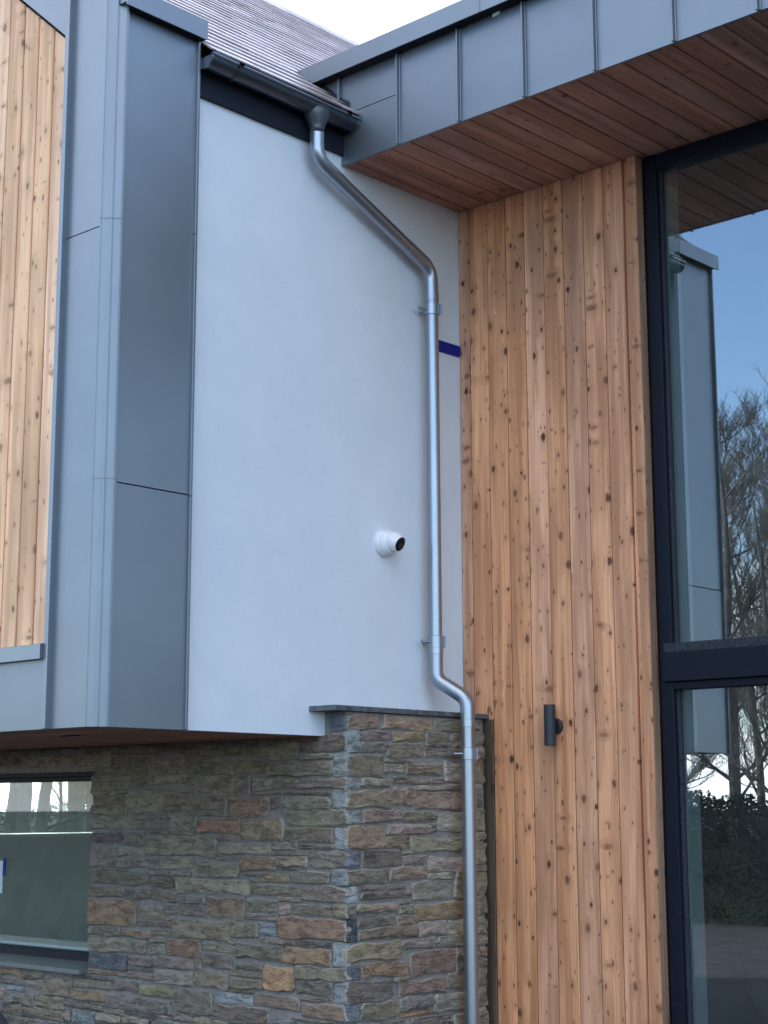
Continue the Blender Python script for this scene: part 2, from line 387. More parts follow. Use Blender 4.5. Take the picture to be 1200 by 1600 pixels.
def copy_tree(o, loc, rz, s, parent=None):
    c = o.copy(); COL.objects.link(c); c.matrix_basis = Matrix.Translation(loc) @ Matrix.Rotation(rz, 4, 'Z') @ Matrix.Scale(s, 4)
    for ch in list(o.children):
        d = ch.copy(); COL.objects.link(d); d.parent = c; d.matrix_parent_inverse = ch.matrix_parent_inverse.copy()
    return c

# ------------------------------------------------------------------ key dimensions (metres)
YR, ZS, ZT = 6.494, 1.994, 5.51            # rendered wall face, its underside, its top
XG, YZ = 4.895, 6.434                      # zinc gable face and zinc return face
XT, XF, ZC = 7.76, 6.661, 5.44             # timber wall face, canopy fascia face, canopy soffit
XS, YS = 6.545, 6.322                      # stone wall core: front and side face
TP = math.tan(R(40.5)); YE, ZE = 6.37, 5.705; YRI = 9.6; ZRI = ZE+(YRI-YE)*TP
YB = 2*YRI-YR                              # far side wall of the gabled house
def roof_z(y): return ZE+(y-YE)*TP

# ------------------------------------------------------------------ ground
bm = bmesh.new(); add_box(bm, (-700, -700, -.3), (700, 700, 0)); o = from_bm('ground', bm, 'ground'); o['kind'] = 'structure'

# ------------------------------------------------------------------ stone wall
sw = thing('stone_wall', (XS, YS, 0), 'coursed brown rubble stone wall with pale slate quoins below the white render', 'stone wall')
WY0, WZ0, WZ1 = 8.60, .60, 1.835           # window opening in the stone front: right edge, bottom, top
WY1 = 11.0
bm = bmesh.new(); X2 = 6.9
add_box(bm, (XS, YS, 0), (X2, 6.55, 2.128)); add_box(bm, (XS, 6.55, 0), (X2, WY0, 2.012))
add_box(bm, (XS, WY0, 0), (X2, WY1, WZ0)); add_box(bm, (XS, WY0, WZ1), (X2, WY1, 2.012)); add_box(bm, (XS, WY1, 0), (X2, YB, 2.012))
add_box(bm, (X2, YS, 0), (7.735, 6.6, 2.128))
from_bm('mortar_core', bm, 'mortar', sw, center=False)

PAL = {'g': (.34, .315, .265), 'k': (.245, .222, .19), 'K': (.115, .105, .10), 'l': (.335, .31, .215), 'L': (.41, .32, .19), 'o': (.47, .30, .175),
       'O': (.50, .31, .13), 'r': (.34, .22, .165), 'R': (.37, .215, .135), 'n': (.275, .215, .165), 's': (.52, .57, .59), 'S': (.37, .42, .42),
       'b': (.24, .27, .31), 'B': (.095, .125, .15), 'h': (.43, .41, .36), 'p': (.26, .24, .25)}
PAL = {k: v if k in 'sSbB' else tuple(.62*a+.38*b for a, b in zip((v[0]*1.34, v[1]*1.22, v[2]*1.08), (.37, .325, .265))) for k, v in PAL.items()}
F = []   # (x0, y0, x1, y1, colour) in zoomed views of the photo: origin x, origin y, scale
def view(ox, oy, s, items, side):
    for it in items:
        x0, y0, x1, y1 = it[:4]; c = it[4] if len(it) > 4 else ''
        F.append((ox+x0/s, oy+y0/s, ox+x1/s, oy+y1/s, c, side))
S1, S2 = 5.4545, 4.2857
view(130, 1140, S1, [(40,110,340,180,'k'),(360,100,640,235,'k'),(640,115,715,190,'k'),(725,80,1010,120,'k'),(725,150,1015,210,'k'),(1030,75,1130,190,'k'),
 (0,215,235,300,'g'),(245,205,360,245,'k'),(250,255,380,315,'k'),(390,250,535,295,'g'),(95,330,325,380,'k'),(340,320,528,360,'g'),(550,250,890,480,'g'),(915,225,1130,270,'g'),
 (918,285,1262,362,'g'),(95,400,268,545,'g'),(285,390,520,495,'g'),(895,410,945,470,'g'),(955,385,1425,560,'g'),(275,512,355,542,'g'),(550,492,660,514,'g'),(685,500,945,565,'h'),
 (95,570,355,622,'k'),(85,640,360,720,'g'),(375,525,690,705,'g'),(710,585,1222,685,'g'),(85,735,412,850,'g'),(425,732,545,772,'g'),(555,722,735,770,'g'),(420,785,728,845,'g'),
 (742,712,955,885,'g'),(980,706,1205,738,'g'),(978,755,1330,886,'o')], 0)
view(340, 1140, S1, [(0,55,345,235,'k'),(355,55,680,95,'k'),(360,120,680,245,'l'),(720,60,1105,185,'n'),(700,205,970,245,'g'),(425,265,960,400,'l'),(135,275,410,365,'k'),(290,415,470,498,'g'),
 (480,440,685,500,'k'),(695,425,1105,495,'k'),(280,525,560,558,'g'),(565,525,955,560,'k'),(85,590,435,735,'r'),(460,590,540,650,'k'),(550,580,955,670,'k'),(580,700,1105,815,'k'),
 (195,780,565,940,'L'),(585,843,980,948,'k'),(980,220,1105,388,'s'),(975,525,1100,662,'s'),(990,840,1105,1028,'s')], 0)
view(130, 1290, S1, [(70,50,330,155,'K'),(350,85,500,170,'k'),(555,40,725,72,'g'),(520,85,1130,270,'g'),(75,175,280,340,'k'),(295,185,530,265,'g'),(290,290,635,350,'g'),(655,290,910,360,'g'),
 (550,370,905,435,'g'),(60,370,565,510,'k'),(935,305,1325,440,'l'),(585,455,785,530,'n'),(60,535,335,605,'k'),(360,535,565,608,'g'),(585,540,780,640,'n'),(800,460,1408,600,'h'),
 (790,620,1030,665,'p'),(55,620,440,840,'L'),(455,670,685,805,'l'),(695,670,1015,755,'g'),(1040,625,1362,770,'r'),(690,765,765,810,'h'),(465,812,765,862,'g'),(773,785,1243,985,'l')], 0)
view(340, 1290, S1, [(0,80,180,125,'g'),(5,145,455,248,'g'),(470,160,650,195,'g'),(690,160,985,205,'k'),(455,215,760,258,'h'),(0,268,170,292,'g'),(190,275,495,375,'o'),(505,275,760,340,'l'),
 (775,232,1100,350,'k'),(225,395,345,430,'h'),(520,362,690,390,'l'),(345,405,600,485,'L'),(275,445,345,485,'h'),(630,380,955,495,'k'),(290,515,695,590,'l'),(725,535,1105,640,'k'),
 (245,610,495,745,'g'),(515,615,700,645,'g'),(515,680,615,745,'h'),(630,670,965,760,'n'),(975,680,1100,775,'l'),(250,750,490,790,'g'),(510,785,1100,975,'R'),(980,385,1105,500,'S')], 0)
view(0, 1440, S1, [(755,30,1015,130,'g'),(1022,60,1282,155,'r'),(750,140,1240,280,'g'),(745,265,1080,405,'b'),(755,420,985,455,'o'),(0,370,170,455,'r'),(180,410,365,485,'g'),(0,475,195,535,'g'),
 (205,490,365,580,'g'),(370,460,620,650,'g'),(640,450,940,490,'g'),(640,495,940,565,'g'),(950,485,1190,605,'k'),(600,560,900,690,'L'),(70,550,195,582,'S'),(40,590,290,715,'p'),(300,640,525,750,'l'),
 (45,705,530,850,'k'),(550,680,880,755,'g'),(555,775,600,820,'h'),(610,765,800,865,'S'),(910,612,1447,795,'g'),(885,730,1060,800,'g'),(825,780,1015,840,'h'),(60,815,225,875,'k'),
 (235,830,520,900,'k'),(-40,560,38,660,'h'),(1040,805,1260,890,'h')], 0)
view(170, 1440, S1, [(370,70,540,120,'l'),(360,130,475,190,'g'),(330,200,475,270,'g'),(490,150,775,310,'o'),(805,185,1065,260,'l'),(790,265,1070,395,'k'),(165,305,400,375,'g'),(160,378,385,434,'g'),
 (415,290,710,400,'p'),(725,330,770,390,'g'),(390,405,712,550,'g'),(725,415,1020,580,'l'),(80,430,385,502,'n'),(265,525,575,650,'l'),(545,565,880,820,'k'),(900,605,1215,712,'s'),(890,710,1352,860,'k'),
 (430,805,520,832,'h'),(550,810,700,855,'h'),(1020,160,1075,190,'h'),(430,840,700,890,'p'),(735,850,1000,890,'l')], 0)
view(340, 1440, S1, [(110,0,340,148,'l'),(345,0,500,125,'S'),(345,140,415,175,'h'),(420,160,655,200,'r'),(680,175,960,212,'K'),(155,175,560,335,'k'),(580,235,970,370,'R'),(165,345,380,420,'k'),
 (105,425,370,478,'g'),(105,480,370,572,'k'),(100,575,300,615,'r'),(380,375,655,610,'O'),(690,385,1105,510,'n'),(665,510,970,635,'K'),(305,615,695,760,'n'),(730,645,970,690,'k'),(735,700,1105,840,'n'),
 (435,775,710,820,'g'),(640,812,1000,870,'k'),(480,830,630,890,'S'),(980,190,1100,378,'s'),(985,535,1100,690,'S')], 0)
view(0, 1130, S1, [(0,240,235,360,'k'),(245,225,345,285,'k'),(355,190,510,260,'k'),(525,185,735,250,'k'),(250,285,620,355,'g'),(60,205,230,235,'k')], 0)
view(500, 1100, S2, [(75,75,170,160,'b')], 0)
view(500, 1100, S2, [(180,190,265,312,'S'),(180,505,275,565,'S'),(175,75,375,160,'n'),(440,90,750,175,'L'),(790,100,1030,185,'k'),(1045,105,1082,175,'k'),(285,190,480,240,'k'),(495,195,700,245,'L'),
 (715,210,865,272,'K'),(880,205,1030,280,'k'),(285,255,435,320,'K'),(445,255,705,365,'g'),(705,295,1030,368,'k'),(1045,195,1085,280,'k'),(1050,290,1090,360,'n'),(180,345,420,475,'n'),(445,372,620,400,'g'),
 (435,405,570,465,'g'),(575,390,815,490,'l'),(825,390,1030,525,'h'),(1045,385,1090,525,'l'),(495,470,590,502,'g'),(490,505,740,535,'g'),(745,495,830,535,'h'),(280,495,475,560,'g'),(640,545,830,578,'h'),
 (835,540,1030,575,'g'),(1045,540,1085,580,'g'),(180,585,475,690,'l'),(485,560,640,678,'r'),(650,595,1030,700,'r'),(1045,585,1090,690,'k')], 1)
view(500, 1260, S2, [(180,30,270,115,'S'),(285,25,500,108,'n'),(500,30,545,85,'p'),(550,35,790,100,'k'),(790,35,1040,170,'h'),(1050,20,1095,160,'g'),(190,130,435,285,'L'),(450,120,720,190,'g'),(725,115,775,178,'k'),
 (450,215,595,278,'r'),(605,200,1040,310,'l'),(1050,175,1095,225,'g'),(1050,235,1100,375,'g'),(180,315,265,405,'b'),(290,300,545,392,'K'),(560,340,720,378,'g'),(560,292,610,322,'g'),(730,330,1040,440,'h'),
 (1055,390,1100,430,'g'),(190,420,450,522,'k'),(465,400,725,500,'g'),(735,445,900,475,'h'),(910,448,1040,610,'L'),(1055,445,1105,585,'l'),(275,530,560,565,'k'),(280,570,460,625,'K'),(465,565,615,612,'k'),
 (615,490,895,632,'h'),(1060,600,1105,700,'k'),(180,550,258,645,'s'),(180,672,240,729,'K'),(248,640,525,720,'g'),(530,625,615,655,'g'),(535,675,620,710,'k'),(640,645,1040,760,'L')], 1)
view(500, 1430, S2, [(180,25,250,165,'B'),(265,5,505,85,'k'),(515,0,620,65,'k'),(670,50,845,115,'h'),(865,40,1050,120,'h'),(265,65,660,160,'n'),(1065,40,1105,120,'g'),(180,165,550,320,'l'),(555,145,780,235,'g'),
 (800,135,1050,210,'k'),(610,235,900,400,'n'),(1065,130,1110,200,'g'),(1065,210,1110,280,'r'),(915,225,945,265,'h'),(925,285,1050,370,'K'),(1070,285,1110,340,'k'),(180,365,270,440,'b'),(285,320,590,425,'R'),
 (500,405,600,445,'k'),(525,410,840,550,'n'),(860,385,1050,490,'k'),(1070,360,1115,470,'k'),(180,425,490,590,'K'),(285,570,525,700,'k'),(545,555,745,620,'p'),(775,510,1050,640,'g'),(1070,480,1115,600,'k'),
 (180,605,260,705,'b'),(545,630,755,685,'o'),(620,655,890,729,'k'),(885,650,1050,760,'g'),(1075,620,1115,760,'g'),(270,700,560,760,'k')], 1)
# to wall coordinates: (u along the wall, z) centres and sizes
rects = []
for x0, y0, x1, y1, c, side in F:
    ax, v = (0, XS-.016) if side == 0 else (1, YS-.016)
    cx, cy = (x0+x1)/2, (y0+y1)/2
    p = on(cx, cy, ax, v); q = p.copy(); q[1-ax] += .05
    a, b_ = px(p), px(q); slope = (b_[1]-a[1])/(b_[0]-a[0])
    w, h = x1-x0, y1-y0; h2 = max(h-abs(slope)*w, .55*h)
    ul = on(x0, cy-slope*w/2, ax, v)[1-ax]; ur = on(x1, cy+slope*w/2, ax, v)[1-ax]
    zt, zb = on(cx, cy-h2/2, ax, v).z, on(cx, cy+h2/2, ax, v).z
    rects.append([min(ul, ur), max(ul, ur), zb, zt, c, side])
for r_ in rects:      # keep inside the wall
    if r_[5] == 0:
        r_[0] = max(r_[0], YS-.012)
        if r_[1] > WY0 and r_[3] > WZ0 and r_[2] < WZ1 and r_[0] < WY0+.1 and (r_[0]+r_[1])/2 < WY0+.05: r_[1] = WY0+random.uniform(-.01, .012)
        if r_[0] > 6.5: r_[3] = min(r_[3], 1.99)
    else: r_[0] = max(r_[0], XS-.012); r_[1] = min(r_[1], 7.732)
    r_[3] = min(r_[3], 2.12)
for it in range(6):
    for i in range(len(rects)):
        A = rects[i]
        for j in range(i):
            B = rects[j]
            if A[5] != B[5]: continue
            ou = min(A[1], B[1])-max(A[0], B[0])+.006; oz = min(A[3], B[3])-max(A[2], B[2])+.006
            if ou > 0 and oz > 0:
                k = 0 if ou < oz else 2; o_ = (ou if k == 0 else oz)/2
                lo, hi = (A, B) if A[k]+A[k+1] < B[k]+B[k+1] else (B, A)
                lo[k+1] -= o_; hi[k] += o_
GAP = .0085           # let every stone grow until only a mortar joint is left
for it in range(9):
    for i, A in enumerate(rects):
        for k, sg in ((0, -1), (1, 1), (2, -1), (3, 1)):
            T = A[:4]; T[k] += sg*.0022
            lim = (YS-.012, 99, 0, 2.118) if A[5] == 0 else (XS-.012, 7.732, 0, 2.118)
            if T[0] < lim[0] or T[1] > lim[1] or T[3] > lim[3]: continue
            if A[5] == 0 and T[0] > 6.5 and T[3] > 1.988: continue
            if A[5] == 0 and T[1] > WY0 and T[3] > WZ0-.02 and T[2] < WZ1+.02 and k in (1, 2, 3): continue
            if all(B is A or B[5] != A[5] or min(T[1], B[1])-max(T[0], B[0]) < -GAP or min(T[3], B[3])-max(T[2], B[2]) < -GAP*.75 for B in rects): A[k] = T[k]
rects = [r_ for r_ in rects if r_[1]-r_[0] > .015 and r_[3]-r_[2] > .008]
def stone_geo(bm, rim, u0_, u1_, z0, z1, side, proud, rnd, quoin=False):
    """one stone: jittered outline, rounded arris, uneven face"""
    w, h = u1_-u0_, z1-z0; cr_ = min(w, h)*rnd.uniform(.06, .30)
    if w < .13 and h < .13: cr_ = min(w, h)*.1
    j = min(.011, .13*min(w, h))
    if quoin: cr_ = min(w, h)*.08; j *= .4
    base = []
    for (cu, cz, a0) in ((u1_-cr_, z1-cr_, 0), (u0_+cr_, z1-cr_, 90), (u0_+cr_, z0+cr_, 180), (u1_-cr_, z0+cr_, 270)):
        for a in (8, 82): base.append((cu+cr_*math.cos(R(a0+a)), cz+cr_*math.sin(R(a0+a))))
        # a point along the following edge
    pts = []
    for i in range(8):
        pts.append(base[i])
        if i % 2 == 1:
            n_ = base[(i+1) % 8]; k = 3 if i in (1, 5) and w > .16 else 1
            for q in range(1, k+1):
                t = q/(k+1); pts.append((base[i][0]*(1-t)+n_[0]*t, base[i][1]*(1-t)+n_[1]*t))
    pts = [(p[0]+rnd.uniform(-j, j), p[1]+rnd.uniform(-j, j)) for p in pts]
    cu, cz = (u0_+u1_)/2, (z0+z1)/2
    tu, tz = rnd.uniform(-.03, .03), rnd.uniform(-.06, .06)
    def V(u, z, d):
        return (XS-d, u, z) if side == 0 else (u, YS-d, z)
    def depth(u, z, k): return proud*k+(u-cu)*tu*k+(z-cz)*tz*k
    n = len(pts); rings = []; ins = min(.007, .14*min(w, h))
    for k, s_, rv in ((None, 1.0, 1.0), (.62, 1.0, 1.0), (1.0, None, .45), (1.06, 'half', 0.0)):
        ring = []
        for (u, z) in pts:
            if s_ is None:
                du, dz = u-cu, z-cz; u2 = cu+du*max(.2, 1-ins/max(abs(du), .01)*.9 if abs(du) > ins else .5); z2 = cz+dz*max(.2, 1-ins/max(abs(dz), .01)*.9 if abs(dz) > ins else .5)
            elif s_ == 'half': u2 = cu+(u-cu)*.55; z2 = cz+(z-cz)*.5
            else: u2, z2 = u, z
            d = -.02 if k is None else depth(u2, z2, k)+(rnd.uniform(-.0045, .005) if k >= 1 else 0)
            v = bm.verts.new(V(u2, z2, d)); v[rim] = rv*(.15 if quoin else 1); ring.append(v)
        rings.append(ring)
    c = bm.verts.new(V(cu, cz, depth(cu, cz, 1.05)+rnd.uniform(-.002, .004))); c[rim] = 0.0
    fs = []
    for a, b2 in zip(rings, rings[1:]):
        for i in range(n): fs.append(bm.faces.new((a[i], a[(i+1) % n], b2[(i+1) % n], b2[i])))
    for i in range(n): fs.append(bm.faces.new((rings[-1][i], rings[-1][(i+1) % n], c)))
    return fs
rnd = random.Random(3)
order = sorted(range(len(rects)), key=lambda i: -(rects[i][1]-rects[i][0])*(rects[i][3]-rects[i][2]))
keep = set(order[:300])
sbm = bmesh.new(); srim = sbm.verts.layers.float.new('rim')
for i, (ua, ub, za_, zb_, c, side) in enumerate(rects):
    quoin = c in ('s', 'S', 'b', 'B')
    pr = rnd.uniform(.016, .030) if not quoin else rnd.uniform(.013, .017)
    if i in keep:
        bm = bmesh.new(); rim = bm.verts.layers.float.new('rim')
        stone_geo(bm, rim, ua, ub, za_, zb_, side, pr, rnd, quoin)
        bmesh.ops.recalc_face_normals(bm, faces=bm.faces)
        o = from_bm('stone', bm, 'stone', sw, True); sharp(o, 24)
        base = PAL.get(c or 'g'); k = rnd.uniform(.85, 1.2)
        if not quoin: base = tuple(x*rnd.uniform(.93, 1.07) for x in base)
        o.color = (*[min(1, x*k) for x in base], 1)
    else: stone_geo(sbm, srim, ua, ub, za_, zb_, side, pr, rnd)
# courses below and beside the picture
for side, ua, ub, za_, zb_ in ((0, YS, 12.6, .01, .40), (1, XS, 7.73, .01, .40), (0, 9.85, 12.6, .41, .585), (0, 11.03, 12.6, .60, 1.97), (0, 9.75, 11.03, 1.845, 1.975)):
    z = za_
    while z < zb_-.03:
        h = min(rnd.uniform(.05, .11), zb_-z); u = ua
        while u < ub-.04:
            w = min(rnd.uniform(.1, .3), ub-u); stone_geo(sbm, srim, u+.004, u+w-.004, z+.004, z+h-.004, side, rnd.uniform(.012, .022), rnd); u += w
        z += h
bmesh.ops.recalc_face_normals(sbm, faces=sbm.faces)
o = from_bm('small_stones', sbm, 'stone', sw, True, False); o['kind'] = 'stuff'; o.color = (.19, .17, .145, 1)

# slate ledge capping the stone
sl = thing('slate_ledge', (7.1, 6.4, 2.13), 'thin grey slate ledge capping the stone wall under the white render', 'ledge')
xs_ = [6.412, 6.80, 7.29, 7.762]
for a, b_ in zip(xs_, xs_[1:]):
    bm = bmesh.new(); n = 9
    front = [(a+.0015+(b_-a-.003)*i/n, 6.288+rnd.uniform(-.004, .004)) for i in range(n+1)]
    pts = [(x, y, 2.131) for x, y in front]+[(b_-.0015, YR-.001, 2.131), (a+.0015, YR-.001, 2.131)]
    add_prism(bm, pts, (0, 0, .028)); from_bm('slate_slab', bm, 'ledge', sl)

# window in the stone front
wn_ = thing('stone_wall_window', (6.65, 9.5, WZ0), 'dark framed window set in the stone wall at lower left', 'window')
XW = 6.64
bm = bmesh.new()
add_box(bm, (XW, WY0-.0, 1.775), (XW+.07, WY1, WZ1-.001)); add_box(bm, (XW, WY0, WZ0), (XW+.07, WY1, .665))
add_box(bm, (XW, WY0, .665), (XW+.07, WY0+.07, 1.775)); add_box(bm, (XW, WY1-.07, .665), (XW+.07, WY1, 1.775))
from_bm('frame', bm, 'frame', wn_, center=False)
box('pane', (XW+.03, WY0+.07, .665), (XW+.038, WY1-.07, 1.775), 'glass2', wn_)
box('glazing_bead', (XW-.012, WY0, .672), (XW-.001, WY1, .690), 'frame', wn_, .003)
prism('sill', [(6.475, WY0+.004, .565), (XW-.001, WY0+.004, .565), (XW-.001, WY0+.004, .625), (6.475, WY0+.004, .592)], (0, WY1-WY0-.008, 0), 'sill', wn_)
box('window_board', (XW+.071, WY0+.01, .665), (7.00, WY1-.01, .70), 'white_plastic', wn_, .004)
box('head_flashing', (6.56, WY0+.003, WZ1-.028), (XW-.001, WY1-.003, WZ1-.002), 'frame', wn_)
st_ = box('sticker', (XW+.024, 9.765, 1.02), (XW+.0295, 9.86, 1.24), 'pale', wn_); st_['label'] = 'pale sticker with blue edge on the glass'
box('sticker_edge', (XW+.0235, 9.735, 1.14), (XW+.0295, 9.764, 1.26), 'blue', wn_)

# rooms behind the two windows
def shell(name, boxes, m):
    bm = bmesh.new()
    for lo, hi in boxes: add_box(bm, lo, hi)
    o = from_bm(name, bm, m, center=False); o['kind'] = 'structure'; return o
ZB = on(65, 1302, 1, YB-.3).z
shell('interior_wall', [((6.9, 6.62, 0), (13.9, 6.7, 2.4)), ((13.8, 6.7, 0), (13.9, YB, 2.4)), ((6.9, YB-.3, 0), (13.8, YB, ZB)), ((6.9, YB-.3, 2.15), (13.8, YB, 2.4)), ((12.6, YB-.3, ZB), (13.8, YB, 2.15)), ((6.9, YB-.3, ZB), (7.3, YB, 2.15))], 'plaster')
shell('interior_ceiling', [((6.9, 6.7, 2.4), (13.9, YB, 2.5))], 'plaster')
shell('interior_floor', [((6.91, 6.7, .02), (13.8, YB-.3, .1))], 'floor')
bw = thing('far_window', (10, YB-.25, ZB), 'pale sill of the window across the room, seen through the lower left window', 'window')
box('sill', (7.2, YB-.40, ZB-.035), (12.7, YB-.001, ZB-.001), 'white_plastic', bw, .004)
box('apron', (7.2, YB-.335, ZB-.13), (12.7, YB-.302, ZB-.037), 'plaster', bw)
box('pane', (7.3, YB-.15, ZB), (12.6, YB-.142, 2.15), 'glass2', bw)

# ------------------------------------------------------------------ overhang soffit
so_ = thing('overhang_soffit', (5.7, 7.5, ZS), 'brown timber boarded underside of the overhanging upper floor above the stone', 'soffit')
n = 11; w = (XS-.02-4.93)/n
me = board_mesh(w, -3.05, 3.05, mid=False)
for i in range(n):
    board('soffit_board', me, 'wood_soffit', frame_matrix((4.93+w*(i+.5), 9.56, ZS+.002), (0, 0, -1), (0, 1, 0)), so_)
box('vent_slot', (5.44, 7.30, ZS-.004), (5.452, 7.46, ZS+.004), 'black', so_)
box('floor_deck', (4.95, 6.56, ZS+.026), (XS+.3, YB-.05, ZS+.2), 'membrane', so_)

# ------------------------------------------------------------------ rendered wall
pts = [(4.98, YR, ZS+.003), (XS-.002, YR, ZS+.003), (XS-.002, YR, 2.135), (7.785, YR, 2.135), (7.785, YR, 5.6), (4.98, YR, 5.6)]
bm = bmesh.new(); add_prism(bm, pts, (0, .06, 0)); rw = from_bm('rendered_wall', bm, 'render', None)
tag(rw, 'smooth white rendered wall between the zinc corner and the timber wall', 'wall')
box('fascia_board', (5.46, 6.468, 5.497), (XF-.003, YR-.002, 5.715), 'zinc_dark', rw)

# ------------------------------------------------------------------ zinc gable corner
zg = thing('zinc_gable_corner', (XG, YZ, ZS), 'blue-grey zinc clad corner of the gable with vertical standing seams', 'cladding')
zj = on(238, 763, 1, YZ).z; zk = on(133, 362, 0, XG).z
XE = 5.452
ZTOP = 5.80
box('return_panel', (XG+.05, YZ, ZS), (XE, YZ+.055, zj-.004), 'zinc', zg)
box('return_panel', (XG+.05, YZ+.003, zj+.004), (XE, YZ+.055, ZTOP), 'zinc', zg)
box('panel_backing', (XG+.06, YZ+.02, zj-.02), (XE-.01, YZ+.056, zj+.02), 'black', zg)
YL = 6.815                                  # left standing seam
box('gable_panel', (XG, YZ+.05, ZS), (XG+.05, YL, zk-.004), 'zinc', zg)
prism('gable_panel', [(XG+.003, YZ+.05, zk+.004), (XG+.003, YL, zk+.004), (XG+.003, YL, 6.25), (XG+.003, YZ+.05, 5.935)], (.047, 0, 0), 'zinc', zg)
box('panel_backing', (XG+.02, YZ+.06, zk-.02), (XG+.051, YL-.01, zk+.02), 'black', zg)
# corner fold: three soft ridges
def corner_profile(k):
    pts = []
    a, r_ = .062, .007
    base = [(XG, YZ+.078), (XG-.018, YZ+.074), (XG-.018, YZ+.058), (XG-.001, YZ+.050), (XG+.018, YZ+.030), (XG+.009, YZ+.021), (XG+.020, YZ+.010), (XG+.029, YZ+.019), (XG+.050, YZ-.001), (XG+.058, YZ-.018), (XG+.074, YZ-.018), (XG+.078, YZ), (XG+.078, YZ+.03), (XG+.03, YZ+.078)]
    return [(x-k, y-k) for x, y in base]
for z0_, z1_, k in ((ZS-.001, zj+.012, .0), (zj+.0125, zk+.03, .002), (zk+.0305, 5.86, .004)):
    bm = bmesh.new(); add_prism(bm, [(x, y, z0_) for x, y in corner_profile(k)], (0, 0, z1_-z0_))
    bmesh.ops.bevel(bm, geom=[e for e in bm.edges if abs(e.verts[0].co.z-e.verts[1].co.z) > .1], offset=.0035, segments=2, affect='EDGES')
    o = from_bm('corner_trim', bm, 'zinc', zg, True); sharp(o, 60)
for z0_, z1_ in ((ZS, zj-.01), (zj-.008, 4.66), (4.662, ZTOP+.02)):
    box('edge_trim', (XE, YZ-.016, z0_), (XE+.012, YZ+.055, z1_), 'zinc', zg, .003)
    box('edge_trim', (XE+.0125, YZ-.006, z0_), (XE+.026, YZ+.055, z1_), 'zinc', zg, .003)
box('standing_seam', (XG-.028, YL, ZS), (XG+.05, YL+.012, 6.24), 'zinc', zg, .002)
box('standing_seam', (XG-.010, YL+.0125, ZS), (XG+.05, YL+.060, 6.28), 'zinc', zg, .002)
# cap over the return, with its drip
zb, zt_ = 5.783, 5.897
bm = bmesh.new(); add_prism(bm, [(XG+.022, YZ-.060, zb), (XG+.022, YZ-.060, zt_), (XG+.022, YZ+.045, zt_+.03), (XG+.022, YZ+.045, zb+.02), (XG+.022, YZ-.052, zb+.02), (XG+.022, YZ-.052, zb)], (5.478-XG-.022, 0, 0))
from_bm('parapet_cap', bm, 'zinc', zg)
box('cap_shade_strip', (XG+.065, YZ-.0515, zb+.004), (5.476, YZ-.0005, zb+.019), 'black', zg)  # black strip standing in for the shade under the cap
prism('cap_back', [(XG+.05, YZ+.046, zb), (XG+.05, YZ+.046, zt_+.028), (XG+.05, YZ+.36, zt_+.06), (XG+.05, YZ+.36, zb)], (5.478-XG-.05, 0, 0), 'zinc', zg)
box('parapet_core', (XG+.055, YZ+.056, ZTOP-.25), (5.44, YZ+.34, zb-.001), 'zinc_dark', zg)
# rake coping up the gable
def rk(y, dz): return roof_z(y)+dz
prism('rake_coping', [(XG-.035, 6.74, rk(6.74, .0)), (XG-.035, YRI, rk(YRI, .0)), (XG-.035, YRI, rk(YRI, .17)), (XG-.035, 6.74, rk(6.74, .17))], (.22, 0, 0), 'zinc', zg)
# barge panel between boards and rake
ty0, tz0 = 6.896, 5.753; TS = math.tan(R(40.5))
prism('barge_panel', [(XG, YL+.062, tz0+.01), (XG, YRI, tz0+.01+(YRI-YL-.062)*TS), (XG, YRI, rk(YRI, -.02)), (XG, YL+.062, rk(YL, -.02))], (.045, 0, 0), 'zinc', zg)
# band under the boards
prism('sill_flashing', [(XG-.03, YL+.062, 2.350), (XG-.03, YL+.062, 2.425), (XG+.04, YL+.062, 2.44), (XG+.04, YL+.062, 2.350)], (0, 4, 0), 'zinc', zg)
box('base_panel', (XG+.004, YL+.062, ZS), (XG+.05, YL+.6, 2.349), 'zinc', zg); box('base_panel', (XG+.004, YL+.62, ZS), (XG+.05, YL+1.4, 2.349), 'zinc', zg)
box('standing_seam', (XG-.02, YL+.601, ZS), (XG+.05, YL+.619, 2.349), 'zinc', zg, .002); box('base_panel', (XG+.004, YL+1.41, ZS), (XG+.05, YL+5.5, 2.349), 'zinc', zg)

# gable boards
gb = thing('gable_boarding', (XG, 7.5, 2.44), 'pale vertical larch boards on the gable left of the zinc', 'cladding')
yj = [6.878, 7.014, 7.163, 7.306]; 
while yj[-1] < 9.5: yj.append(yj[-1]+.1465)
for a, b_ in zip(yj, yj[1:]):
    w = b_-a; yc = (a+b_)/2; top = tz0+(yc-ty0)*TS
    me = board_mesh(w, 2.43, top, gap=.013, ch=.005, mid=False, top=TS)
    board('board', me, 'wood_pale', frame_matrix((XG+.016, yc, 0), (-1, 0, 0), (0, 0, 1)), gb)
prism('board_tongues', [(XG+.027, 6.89, 2.44), (XG+.027, 9.55, 2.44), (XG+.027, 9.55, tz0+(9.55-ty0)*TS-.02), (XG+.027, 6.89, tz0-.03)], (.006, 0, 0), 'groove', gb)
prism('board_backing', [(XG+.05, 6.6, ZS+.21), (XG+.05, YB, ZS+.21), (XG+.05, YB, 5.6), (XG+.05, YRI, ZRI-.12), (XG+.05, 6.6, 5.75)], (.25, 0, 0), 'membrane', gb)

